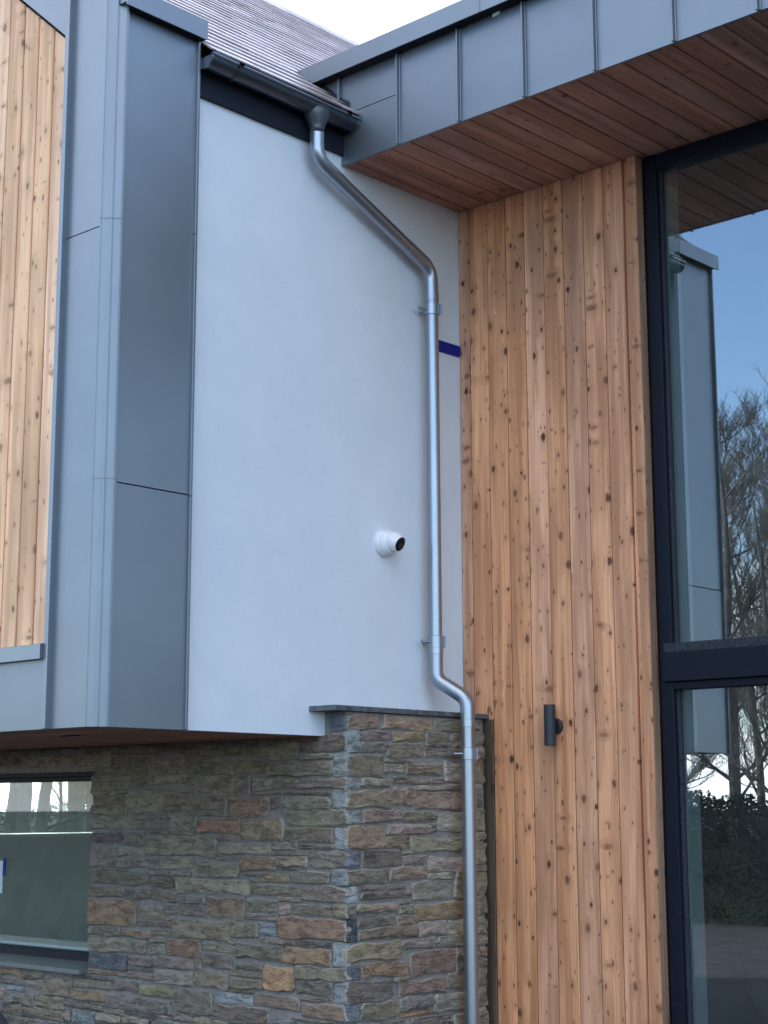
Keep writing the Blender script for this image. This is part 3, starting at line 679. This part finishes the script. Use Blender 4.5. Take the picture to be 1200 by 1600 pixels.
# ------------------------------------------------------------------ slate roof
rf = thing('slate_roof', (7.5, YE, ZE), 'pitched grey slate roof shining above the gutter', 'roof')
cs, sn = math.cos(R(40.5)), math.sin(R(40.5)); G, SW = .15, .33
L_ = (YRI-YE)/cs; XR0, XR1 = 5.02, 14.0
bm = bmesh.new()
add_prism(bm, [(XR0, YE+.17, roof_z(YE+.17)-.03), (XR0, YRI, ZRI-.03), (XR0, 2*YRI-YE, ZE-.03), (XR0, 2*YRI-YE, ZE-.12), (XR0, YRI, ZRI-.15), (XR0, YE+.17, roof_z(YE+.17)-.12)], (XR1-XR0, 0, 0))
from_bm('roof_deck', bm, 'membrane', rf, center=False)
bm = bmesh.new(); add_box(bm, (-SW/2+.003, -.16, -.005), (SW/2-.003, .16, .005)); 
sm = bpy.data.meshes.new('slate'); bm.to_mesh(sm); bm.free(); sm.materials.append(M['slate'])
restbm = bmesh.new(); nin = 0
rows = int(L_/G)
for r_ in range(rows+1):
    s = r_*G+.16
    for k in range(int((XR1-XR0)/SW)+1):
        x = XR0+SW*(k+(.5 if r_ % 2 else 0)+.02)+rnd.uniform(-.004, .004)
        if x > XR1: continue
        s2 = s+rnd.uniform(-.004, .004); c = Vector((x, YE+s2*cs-.021*sn, ZE+s2*sn+.021*cs))
        mt = Matrix.Translation(c) @ Euler((R(40.5-3.6)+rnd.uniform(-.004, .004), rnd.uniform(-.006, .006), rnd.uniform(-.008, .008))).to_matrix().to_4x4()
        q = px(c)
        if x-SW/2 < 5.484 and c.y < 6.90:
            if x+SW/2 < 5.51: continue
            b2 = bmesh.new(); add_box(b2, (5.484-x, -.16, -.005), (SW/2-.003, .16, .005)); m2 = bpy.data.meshes.new('slate'); b2.to_mesh(m2); b2.free(); m2.materials.append(M['slate'])
            o = bpy.data.objects.new('slate', m2); o.matrix_basis = mt; link(o, rf); nin += 1; continue
        if -40 < q[0] < 700 and -40 < q[1] < 300 and nin < 300 and s2 < L_-.1:
            o = bpy.data.objects.new('slate', sm); o.matrix_basis = mt; link(o, rf); nin += 1
        else:
            b2 = bmesh.new(); add_box(b2, (-SW/2+.003, -.16, -.005), (SW/2-.003, .16, .005)); b2.transform(mt)
            t_ = bpy.data.meshes.new('t'); b2.to_mesh(t_); b2.free(); restbm.from_mesh(t_); bpy.data.meshes.remove(t_)
o = from_bm('further_slates', restbm, 'slate', rf, center=False); o['kind'] = 'stuff'
x = XR0
while x < XR1:
    w = .45
    bm = bmesh.new(); add_prism(bm, [(x, YRI-.13, ZRI-.06), (x, YRI-.02, ZRI+.052), (x, YRI+.02, ZRI+.052), (x, YRI+.13, ZRI-.06), (x, YRI+.12, ZRI-.075), (x, YRI, ZRI+.03), (x, YRI-.12, ZRI-.075)], (w-.006, 0, 0))
    from_bm('ridge_tile', bm, 'slate', rf); x += w
# flashing where the roof meets the canopy
bm = bmesh.new(); prev = None
fp = [6.43+.046*i for i in range(10)]
lo_ = [bm.verts.new((XF-.010-.006*rnd.random(), y, roof_z(y)+.036+rnd.uniform(0, .006))) for y in fp]; hi_ = [bm.verts.new((XF-.005, y, roof_z(y)+.070+rnd.uniform(-.008, .012))) for y in fp]
out_ = [bm.verts.new((XF-.060-.02*rnd.random(), y, roof_z(y)+.033+rnd.uniform(0, .008))) for y in fp]
for i in range(9): bm.faces.new((lo_[i], lo_[i+1], hi_[i+1], hi_[i])); bm.faces.new((out_[i], out_[i+1], lo_[i+1], lo_[i]))
bmesh.ops.solidify(bm, geom=bm.faces[:], thickness=.004)
from_bm('flashing', bm, 'lead', rf)

# ------------------------------------------------------------------ gutter
GY, GZ, GR = 6.398, 5.690, .062
gu = thing('gutter', (6.05, GY, GZ), 'dark half-round metal gutter along the slate eaves', 'gutter')
gx0, gx1 = 5.478, XF-.004
bm = bmesh.new(); prof = []
for k in range(15):
    a = math.pi*k/14; prof.append((GY-GR*math.cos(a), GZ-GR*math.sin(a)))
prof = [(GY-GR+.006, GZ+.006), (GY-GR-.008, GZ+.008), (GY-GR-.010, GZ-.002)]+prof+[(GY+GR, GZ+.02)]
a = [bm.verts.new((gx0, y, z)) for y, z in prof]; b_ = [bm.verts.new((gx1, y, z-.008)) for y, z in prof]
for i in range(len(prof)-1): bm.faces.new((a[i], a[i+1], b_[i+1], b_[i]))
bmesh.ops.solidify(bm, geom=bm.faces[:], thickness=.0025)
o = from_bm('trough', bm, 'gutter', gu, True); sharp(o, 35)
for x in (gx0, gx1-.012):
    zz_ = -.008 if x > 6 else 0
    prism('stop_end', [(x, GY-(GR+.004)*math.cos(math.pi*k/14), GZ+zz_-(GR+.004)*math.sin(math.pi*k/14)) for k in range(15)], (.012, 0, 0), 'gutter', gu)
tube('rolled_lip', [(gx0, GY-GR-.004, GZ+.004), (gx1, GY-GR-.004, GZ-.004)], .0095, 'gutter', gu, 10)
for x in (on(372, 110, 1, 6.34).x, on(541, 180, 1, 6.34).x):
    bm = bmesh.new(); pr = [(GY-(GR+.005)*math.cos(math.pi*k/14), GZ-.003-(GR+.005)*math.sin(math.pi*k/14)) for k in range(15)]
    pr = [(GY-GR+.01, GZ+.014), (GY-GR-.018, GZ+.014), (GY-GR-.018, GZ-.006)]+pr[1:]+[(GY+GR+.008, GZ+.03)]
    a = [bm.verts.new((x, y, z)) for y, z in pr]; b_ = [bm.verts.new((x+.028, y, z)) for y, z in pr]
    for i in range(len(pr)-1): bm.faces.new((a[i], a[i+1], b_[i+1], b_[i]))
    bmesh.ops.solidify(bm, geom=bm.faces[:], thickness=.004); from_bm('bracket_strap', bm, 'gutter', gu)
OX = 6.357
# outlet: saddle flaring up into the trough
bm = bmesh.new(); seg = 28; rings = []
for d, wx, wy in ((-.012, .092, .070), (.028, .092, .071), (.060, .078, .064), (.094, .054, .052), (.118, .0445, .0445), (.145, .043, .043)):
    rings.append([bm.verts.new((OX+wx*math.cos(2*math.pi*k/seg), GY+wy*math.sin(2*math.pi*k/seg), GZ-.012-d*1.1+(0 if d > .02 else 0))) for k in range(seg)])
for a, b_ in zip(rings, rings[1:]):
    for k in range(seg): bm.faces.new((a[k], b_[k], b_[(k+1) % seg], a[(k+1) % seg]))
bmesh.ops.solidify(bm, geom=bm.faces[:], thickness=.003)
o = from_bm('outlet', bm, 'zinc', gu, True)

# ------------------------------------------------------------------ downpipe
dp = thing('downpipe', (7.43, 6.19, 0), 'shiny galvanised steel downpipe with swan neck on the white wall', 'downpipe')
PR = .0425; PX, PY = 7.386, 6.404; LX, LY = 7.452, 6.205
p0 = Vector((OX, GY, GZ-.13)); p1 = Vector((OX+.004, 6.400, on(497, 249, 1, 6.4).z)); p2 = Vector((PX-.006, PY, on(671, 420, 1, PY).z)); p3 = Vector((PX, PY, p2.z-.22))
# swan neck as two bends and a straight
d12 = (p2-p1).normalized()
tube('upper_bend', fillet([p0, p1, p1+d12*.22], .13, 9), PR+.001, 'galv', dp, 24)
tube('swan_neck_pipe', [p1+d12*.19, p2-d12*.20], PR-.001, 'galv', dp, 24)
tube('lower_bend', fillet([p2-d12*.24, p2, p3], .13, 9), PR+.001, 'galv', dp, 24)
zoff = on(682, 1047, 1, PY).z; zlow = on(730, 1100, 1, LY).z
tube('straight_pipe', [(PX, PY, p3.z+.05), (PX+.012, PY, zoff+.10)], PR-.001, 'galv', dp, 24)
tube('offset_bend', fillet([(PX+.012, PY, zoff+.13), (PX+.012, PY, zoff-.055), (LX, LY, zlow+.03), (LX, LY, zlow-.13)], .10, 10), PR+.0015, 'galv', dp, 24)
tube('lower_pipe', [(LX, LY, zlow-.09), (LX+.012, LY, .10)], PR-.001, 'galv', dp, 24)
tube('shoe', fillet([(LX+.012, LY, .16), (LX+.012, LY, .07), (LX-.06, LY-.10, .03)], .06), PR+.002, 'galv', dp, 20)
for p_, d_ in ((Vector((PX, PY, p3.z+.03)), Vector((0, 0, 1))), (Vector((PX+.012, PY, zoff+.115)), Vector((0, 0, 1))), (Vector((LX, LY, zlow-.115)), Vector((0, 0, 1)))):
    bm = bmesh.new(); add_tube(bm, [p_-d_*.022, p_-d_*.020, p_+d_*.020, p_+d_*.022], [PR+.001, PR+.0035, PR+.0035, PR+.001], 28, False)
    o = from_bm('socket_collar', bm, 'galv', dp, True); sharp(o, 30)
for (bx_, by_, bz_, wall_y, side_) in ((PX, PY, on(676, 485, 1, PY).z, YR, 1), (PX+.011, PY, on(680, 1003, 1, PY).z, YR, 1), (LX, LY, on(732, 1178, 1, LY).z, YS-.015, 1)):
    bm = bmesh.new(); add_tube(bm, [(bx_, by_, bz_-.036), (bx_, by_, bz_-.034), (bx_, by_, bz_+.034), (bx_, by_, bz_+.036)], [PR+.001, PR+.005, PR+.005, PR+.001], 28, False)
    cl = from_bm('pipe_clip', bm, 'galv', dp, True); sharp(cl, 30)
    box('clip_flange', (bx_+PR*.55, by_-PR-.014, bz_-.034), (bx_+PR*.55+.007, by_-PR*.4, bz_+.034), 'galv', cl, .0015)
    tube('fixing_pin', [(bx_-PR*.4, by_-.004, bz_), (bx_-PR-.05, by_+(wall_y-by_)*.35, bz_)], .0095, 'galv', cl, 12)
    tube('wall_plug', [(bx_-PR*.3, by_+PR*.6, bz_-.002), (bx_-PR*.3, wall_y+.002, bz_-.002)], .011, 'galv', cl, 12)

# ------------------------------------------------------------------ canopy
ca = thing('zinc_canopy', (XF, 4.5, ZC), 'blue-grey zinc canopy with standing seams and timber boarded soffit', 'canopy')
seams = [6.50, 6.02, 5.553, 5.083, 4.611, 4.122, 3.64, 3.16, 2.68, 2.20, 1.72]
zlap = 5.757; CB, CT = 6.002, 6.122
for i, (a, b_) in enumerate(zip(seams, seams[1:])):
    if i == 0:
        prism('fascia_panel', [(XF, 6.497, ZC-.004), (XF, b_, ZC-.004), (XF, b_, zlap-.004), (XF, 6.497, zlap-.004)], (.02, 0, 0), 'zinc', ca)
        box('fascia_panel', (XF+.004, b_, zlap+.004), (XF+.02, 6.497, 6.06), 'zinc', ca)
    else: box('fascia_panel', (XF, b_+.0005, ZC-.004), (XF+.02, a-.0005, 6.06), 'zinc', ca)
    if i: box('standing_seam', (XF-.026, a-.006, ZC-.006), (XF+.002, a+.005, CB-.001), 'zinc', ca, .002)
    if i: box('standing_seam', (XF-.008, a-.016, ZC-.004), (XF-.0005, a-.0065, CB-.001), 'zinc', ca, .002)
prism('fascia_panel', [(XF+.004, 6.504, roof_z(6.504)+.02), (XF+.004, 6.95, roof_z(6.95)-.02), (XF+.004, 6.95, 6.06), (XF+.004, 6.504, 6.06)], (.016, 0, 0), 'zinc', ca)
box('standing_seam', (XF-.024, 6.497, 5.82), (XF+.002, 6.508, CB-.001), 'zinc', ca, .002)
prism('coping', [(XF-.080, 6.826, CB), (XF-.080, 6.826, CT), (XF+.34, 6.826, CT+.03), (XF+.34, 6.826, CB+.012), (XF-.072, 6.826, CB+.012), (XF-.072, 6.826, CB)], (0, -5.2, 0), 'zinc', ca)
for y in (5.33, 3.9): box('coping_joint', (XF-.0825, y, CB-.001), (XF-.0805, y+.03, CT+.001), 'zinc', ca)
p = on(776, 18, 0, XF-.01); bm = bmesh.new(); add_prism(bm, [(XF-.012, p.y+.03, p.z-.025), (XF-.012, p.y-.015, p.z-.02), (XF-.012, p.y-.035, p.z+.025), (XF-.012, p.y+.03, p.z+.02)], (.008, 0, 0))
o = from_bm('torn_tag', bm, 'pale', ca); o['label'] = 'scrap of pale tape under the coping'
box('roof_slab', (XF+.022, 1.6, ZC+.06), (15.5, 6.86, 6.10), 'zinc_dark', ca)
box('coping_shade_strip', (XF-.0715, 1.7, CB+.002), (XF-.0005, 6.82, CB+.0115), 'black', ca)  # shadow band below the coping, built as a black strip
# timber wall board lines are shared by the soffit
yb = [6.492, 6.404, 6.254, 6.104, 5.955, 5.803, 5.652, 5.50, 5.350, 5.203]
ys = yb[:]
while ys[-1] > 1.8: ys.append(ys[-1]-.15)
for a, b_ in zip(ys, ys[1:]):
    me = board_mesh(round(a-b_, 3), -.58, .58, gap=.007, ch=.004, mid=False)
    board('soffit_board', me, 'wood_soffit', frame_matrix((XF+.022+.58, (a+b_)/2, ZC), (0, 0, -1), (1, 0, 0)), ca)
box('soffit_backing', (XF+.022, 1.7, ZC+.0215), (8.0, 6.492, ZC+.058), 'membrane', ca)

# ------------------------------------------------------------------ timber wall
tw = thing('timber_wall', (XT, 5.7, 0), 'vertical knotty larch board wall between the white render and the tall window', 'cladding')
for a, b_ in zip(yb, yb[1:]):
    me = board_mesh(round(a-b_, 3), 0.1, ZC-.003, gap=.005, ch=.003)
    o = board('board', me, 'wood', frame_matrix((XT-rnd.uniform(0, .003), (a+b_)/2, 0), (-1, 0, 0), (0, 0, 1)), tw)
me = board_mesh(.050, 0.1, ZC-.003, t=.008, gap=.001, mid=False); board('recessed_strip', me, 'wood', frame_matrix((XT+.014, 5.178, 0), (-1, 0, 0), (0, 0, 1)), tw)
bm = bmesh.new(); add_box(bm, (-.029, -.08, 0.1), (.029, 0, ZC-.003), .003); me = bpy.data.meshes.new('corner_board'); bm.to_mesh(me); bm.free()
board('corner_board', me, 'wood', frame_matrix((XT-.022, 5.126, 0), (-1, 0, 0), (0, 0, 1)), tw)
bm = bmesh.new(); add_box(bm, (-.03, -.010, 0.1), (.03, 0, ZC-.003)); me = bpy.data.meshes.new('jamb_lining'); bm.to_mesh(me); bm.free()
board('jamb_lining', me, 'wood_jamb', frame_matrix((XT+.022, 5.0962, 0), (0, -1, 0), (0, 0, 1)), tw)
box('wall_backing', (XT+.0225, 5.10, 0), (XT+.06, 6.6, ZC-.004), 'membrane', tw); box('wall_core', (XT+.0605, 5.105, 0), (7.93, 6.6, ZC-.004), 'membrane', tw)
me = board_mesh(.086, 0.1, 2.128, t=.012, gap=.001, mid=False)
o = board('edge_board', me, 'wood_edge', frame_matrix((XT-.004, 6.299, 0), (-1, 0, 0), (0, 0, 1)), tw); o['label'] = 'dark stained strip of board beside the stone'

# ------------------------------------------------------------------ tall window
tw_ = thing('tall_window', (7.85, 4.0, 0), 'tall dark framed window reflecting sky, bare trees and the zinc gable', 'window')
FX0, FX1, GX = 7.815, 7.905, 7.872
FYL, FYI, FYR = 5.082, 5.000, 1.8
ZH = ZC-.002; ZI = on(1029.7, 262.5, 0, FX0).z
TZ0, TZ1 = on(1040, 1066, 0, FX0).z, on(1036, 1006, 0, FX0).z
box('frame_jamb', (FX0, FYI, .1), (FX1, FYL, ZH), 'frame', tw_, .003); box('frame_jamb', (FX0, FYR, .1), (FX1, FYR+.08, ZH), 'frame', tw_, .003)
box('frame_head', (FX0+.002, FYR+.0805, ZI), (FX1-.002, FYI-.0005, ZH-.001), 'frame', tw_, .003)
box('frame_foot', (FX0, FYR+.0805, .1), (FX1, FYI-.0005, .2), 'frame', tw_, .003)
zl_ = on(1055, 1077, 0, FX0).z
box('transom', (FX0-.022, FYR+.0805, TZ0), (FX1-.002, FYI+.055, TZ1-.055), 'frame', tw_, .004)
box('transom_rail', (FX0-.010, FYR+.0805, TZ1-.0545), (FX1-.004, FYI+.052, TZ1), 'dusty', tw_, .004)
box('lower_rail', (FX0+.004, FYR+.0805, zl_), (FX1-.004, FYI-.0005, TZ0-.001), 'frame', tw_, .003)
for z0_, z1_ in ((TZ1+.0005, ZI-.0005), (.2005, zl_-.0005)):
    bm = bmesh.new(); d = .016
    add_box(bm, (FX0+.028, FYI-d, z0_), (GX-.001, FYI-.0006, z1_), .002)
    from_bm('glazing_bead', bm, 'dusty', tw_)
    box('pane', (GX, FYR+.0805, z0_), (GX+.006, FYI-.001, z1_), 'glass', tw_)

# room behind the tall window
RV = on(1070, 600, 1, 5.02).x
shell('window_reveal', [((FX1+.001, 5.02, .1), (RV, 5.30, ZC))], 'plaster')
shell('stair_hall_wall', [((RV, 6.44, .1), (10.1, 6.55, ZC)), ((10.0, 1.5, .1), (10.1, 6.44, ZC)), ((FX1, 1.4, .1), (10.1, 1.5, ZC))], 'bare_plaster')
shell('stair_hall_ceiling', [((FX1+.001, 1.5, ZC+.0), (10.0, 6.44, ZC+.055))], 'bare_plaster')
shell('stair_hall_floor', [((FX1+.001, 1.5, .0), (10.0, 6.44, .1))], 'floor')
cbx = on(1126, 1432, 0, 10.0)
cbl = thing('cable_bundle', (9.98, cbx.y, cbx.z), 'loose dark cables hanging from a square wall box behind the tall glass', 'cables')
box('wall_box', (9.985, cbx.y-.075, cbx.z-.07), (9.999, cbx.y+.03, cbx.z+.06), 'black', cbl)
rc = random.Random(5)
for pts in ([(1132,1428),(1150,1433),(1180,1434),(1205,1433)], [(1130,1432),(1150,1450),(1180,1470),(1195,1473),(1210,1466)], [(1130,1434),(1155,1462),(1180,1510),(1200,1540)], [(1130,1436),(1152,1470),(1162,1510),(1172,1545),(1195,1575)],
            [(1128,1436),(1142,1460),(1138,1500),(1150,1535),(1175,1570),(1200,1602)], [(1128,1436),(1146,1465),(1147,1515),(1165,1545),(1180,1580),(1200,1612)]):
    path = [on(x, y, 0, 9.96-.12*min(1, i*.35)) for i, (x, y) in enumerate(pts)]; path[0].x = 9.985
    tube('cable', fillet(path, .12, 4), .0055, 'black', cbl, 6)

# ------------------------------------------------------------------ small fittings
wl = thing('wall_light', (7.69, 5.776, 1.95), 'dark cylindrical up-and-down wall light on the larch boards', 'wall light')
lx, ly = 7.69, 5.776; z0_, z1_ = on(860, 1165, 0, lx).z, on(858, 1101, 0, lx).z
lathe('lamp_body', (lx, ly, z0_), (0, 0, 1), [(.012, 0), (.012, .028), (0, .030), (0, .0335), (z1_-z0_, .0335), (z1_-z0_, .030), (z1_-z0_-.012, .028), (z1_-z0_-.012, 0)], 'lamp_black', wl)
zc_ = (z0_+z1_)/2-.005
lathe('mounting_disc', (XT-.001, ly, zc_), (-1, 0, 0), [(0, 0), (0, .047), (.022, .047), (.026, .043), (.026, 0)], 'lamp_black', wl)
lathe('stem', (XT-.026, ly, zc_), (-1, 0, 0), [(0, .014), (XT-.026-lx, .014)], 'lamp_black', wl, 16)

cc_ = on(600, 850, 1, YR); 
cv = thing('security_camera', (cc_.x, YR, cc_.z), 'white dome security camera on the white render beside the downpipe', 'camera')
bx_, bz_ = cc_.x-.010, cc_.z+.002
lathe('base', (bx_, YR+.001, bz_), (0, -1, 0), [(0, .0), (0, .078), (.024, .079), (.030, .074), (.030, 0)], 'white_plastic', cv, 40)
lathe('collar', (bx_, YR-.029, bz_), (0, -1, 0), [(0, 0), (0, .073), (.026, .072), (.031, .068), (.031, 0)], 'white_plastic', cv, 40)
lathe('housing', (bx_, YR-.0595, bz_), (0, -1, 0), [(0, .067), (.010, .066), (.017, .060), (.018, 0)], 'white_plastic', cv, 40)
ec = Vector((bx_+.004, YR-.088, bz_+.002)); ed = Vector((.10, -.90, -.42)).normalized()
prof = [(-.058*math.cos(a), .058*math.sin(a)) for a in [math.pi*k/14 for k in range(0, 9)]]
prof = [(d, max(r_, 0)) for d, r_ in prof]+[(.028, .052), (.046, .0465), (.049, .0435)]
lathe('eyeball', ec, ed, prof, 'white_plastic', cv, 40)
lathe('lens_face', ec, ed, [(.040, 0), (.0440, .0435), (.0455, .041), (.0455, 0)], 'black', cv, 32)
lathe('lens', ec+Vector((0, 0, -.008)), ed, [(.044, .016), (.0485, .015), (.0505, .009), (.051, 0)], 'lens', cv, 24)

a, b_ = on(687, 532, 1, YR-.012), on(717, 541, 1, YR-.012)
zt1, zb1 = a.z+.002, on(715, 557, 1, YR-.012).z
bm = bmesh.new(); add_prism(bm, [(7.47, YR-.001, zt1), (XT-.004, YR-.001, zt1), (XT-.004, YR-.001, zb1+.018), (XT-.010, YR-.001, zb1+.005), (XT-.024, YR-.001, zb1), (7.47, YR-.001, zb1)], (0, -.013, 0))
bs = from_bm('blue_strip', bm, 'blue'); tag(bs, 'deep blue flat strip on the render between the downpipe and the larch', 'strip')

# dark rounded drum whose edge shows at the lower left corner
dd = (fw*F_PX+rt*(-80-600)-up*(1600-800)); dpos = CAM+dd*(5.2/dd.dot(fw))
dr = lathe('storage_drum', (dpos.x, dpos.y, 0), (0, 0, 1), [(0, 0), (0, .20), (.02, .215), (dpos.z-.10, .215), (dpos.z-.02, .20), (dpos.z+.05, .15), (dpos.z+.09, .07), (dpos.z+.10, 0)], 'navy', None, 40)
dr['label'] = 'dark navy rounded object cut off at the lower left corner'; dr['category'] = 'drum'
hb = lathe('drum_band', (dpos.x, dpos.y, dpos.z-.30), (0, 0, 1), [(0, .214), (0, .222), (.03, .222), (.03, .214)], 'navy', dr, 40)

# ------------------------------------------------------------------ bare trees around the house
def tree_mesh(seed, H, r_base, lean=0, clear=.35, n_main=9):
    rn = random.Random(seed); tb = bmesh.new(); cbm = bmesh.new()
    path = []; p = Vector((0, 0, -.05)); d = Vector((lean, rn.uniform(-.05, .05), 1)).normalized(); n = 10
    rads = []
    for i in range(n+1):
        path.append(p.copy()); rads.append(r_base*(1-.82*i/n)*(1.25 if i == 0 else 1)); d = (d+Vector((rn.uniform(-.09, .09), rn.uniform(-.09, .09), .05))).normalized(); p = p+d*H/n
    add_tube(tb, path, rads, 9)
    def branch(p, d, L, r_, depth):
        n = 4; pts = [p.copy()]; rr = [r_]; dd = d.copy()
        for i in range(n):
            dd = (dd+Vector((rn.uniform(-.28, .28), rn.uniform(-.28, .28), rn.uniform(-.08, .24)))).normalized(); p = p+dd*L/n; pts.append(p.copy()); rr.append(r_*(1-.75*(i+1)/n))
        add_tube(cbm, pts, rr, 5 if depth < 2 else 3, False)
        if depth < 3:
            for i in range(1, n+1):
                for k in range(2 if depth < 2 else 2):
                    nd = (dd+Vector((rn.uniform(-1, 1), rn.uniform(-1, 1), rn.uniform(-.2, .8)))).normalized()
                    branch(pts[i], nd, L*rn.uniform(.38, .62), max(rr[i]*.66, .0055), depth+1)
    for k in range(n_main):
        t = clear+(1-clear)*(k+rn.random())/n_main; i = min(int(t*n), n-1); q = path[i].lerp(path[i+1], t*n-i)
        a = rn.uniform(0, 6.28); branch(q, Vector((math.cos(a), math.sin(a), rn.uniform(.3, 1.1))).normalized(), H*rn.uniform(.16, .30)*(1.15-.5*t), r_base*(1-.7*t)*.42, 0)
    return tb, cbm
protos = []
def make_tree(seed, H, rb, loc, rz, label, group, **k):
    t = bpy.data.objects.new('bare_tree', None); COL.objects.link(t); tag(t, label, 'tree', group)
    a, b_ = tree_mesh(seed, H, rb, **k)
    for nm, bm in (('trunk', a), ('crown', b_)): from_bm(nm, bm, 'bark', t, True, False)
    t.matrix_basis = Matrix.Translation(loc) @ Matrix.Rotation(rz, 4, 'Z'); return t
FR = 'bare winter tree mirrored in the tall window'
GF = 'trees in front of the house'
front = [make_tree(11, 9.6, .14, (-13.5, 17.2, 0), 0, FR, GF, clear=.22, n_main=12), make_tree(12, 8.8, .11, (-17, 18.6, 0), 1, FR, GF, lean=.08, clear=.2, n_main=12)]
for i, (x, y, rz, s) in enumerate([(-14.5, 15.4, 2, .95), (-18, 17.0, 3, 1.05), (-16, 20.3, 4, .9), (-20, 20, 5, 1.1), (-12.8, 15.9, .7, .8), (-19, 14.6, 1.6, 1.0), (-22, 22.5, 2.7, 1.1), (-15.2, 18.4, 3.3, .95), (-16.5, 16.2, 4.1, .85), (-21, 18.2, 5.3, 1.0), (-13.2, 18.9, 3.7, .8), (-24, 19.5, 1.1, 1.15)]):
    copy_tree(front[i % 2], (x, y, 0), rz, s)
BK = 'grey trunked bare tree behind the house, seen through the lower left window'
def behind(xp, dist_y): 
    d = fw*F_PX+rt*(xp-600)-up*(1261-800); return CAM+d*(dist_y/d.y)
back = []
for i, (xp, yy, rb, ln) in enumerate([(12, 27, .17, .05), (40, 25, .15, -.03), (62, 26, .13, .02), (96, 30, .06, 0), (118, 26.5, .20, .04), (-20, 29, .16, 0), (150, 31, .14, 0), (-50, 30, .14, .03)]):
    q = behind(xp, yy)
    if i < 3: back.append(make_tree(30+i, 9.5, rb, (q.x, q.y, 0), 0, BK, 'trees behind the house', lean=ln, clear=.12, n_main=11))
    else: copy_tree(back[i % 3], (q.x, q.y, 0), i*.8, rb/.15)
# low hedges
def hedge(name, x0, y0, x1, y1, h, label):
    rn = random.Random(9); bm = bmesh.new()
    n = 60000
    for i in range(n):
        t = rn.random(); c = Vector((x0+(x1-x0)*t, y0+(y1-y0)*t, 0))
        nrm = Vector((-(y1-y0), x1-x0, 0)).normalized(); c += nrm*rn.uniform(-.40, .40); c.z = h*(rn.random()**.7)*(1+.12*math.sin(t*23)+.06*math.sin(t*71))
        a = Vector((rn.uniform(-1, 1), rn.uniform(-1, 1), rn.uniform(-1, 1))).normalized()*rn.uniform(.02, .045); b_ = a.orthogonal().normalized()*.018
        bm.faces.new([bm.verts.new(c+a), bm.verts.new(c+b_), bm.verts.new(c-a), bm.verts.new(c-b_)])
    for i in range(40):      # dense inner mass
        t0_, t1_ = i/40, (i+1)/40; xa, ya = x0+(x1-x0)*t0_, y0+(y1-y0)*t0_; xb_, yb2 = x0+(x1-x0)*t1_, y0+(y1-y0)*t1_
        hh_ = h*rn.uniform(.66, .80); add_box(bm, (min(xa, xb_)-.12*(x0 == x1), min(ya, yb2)-.12*(y0 == y1), 0), (max(xa, xb_)+.12*(x0 == x1), max(ya, yb2)+.12*(y0 == y1), hh_))
    o = from_bm(name, bm, 'hedge', None, False); tag(o, label, 'hedge'); o['kind'] = 'stuff'
hedge('front_hedge', -4.5, 8.5, -4.5, 20, 1.60, 'dark low hedge mirrored in the lower pane of the tall window')
hedge('back_hedge', 0, 32, 26, 32, 1.5, 'low pale hedge below the trunks seen through the lower left window')
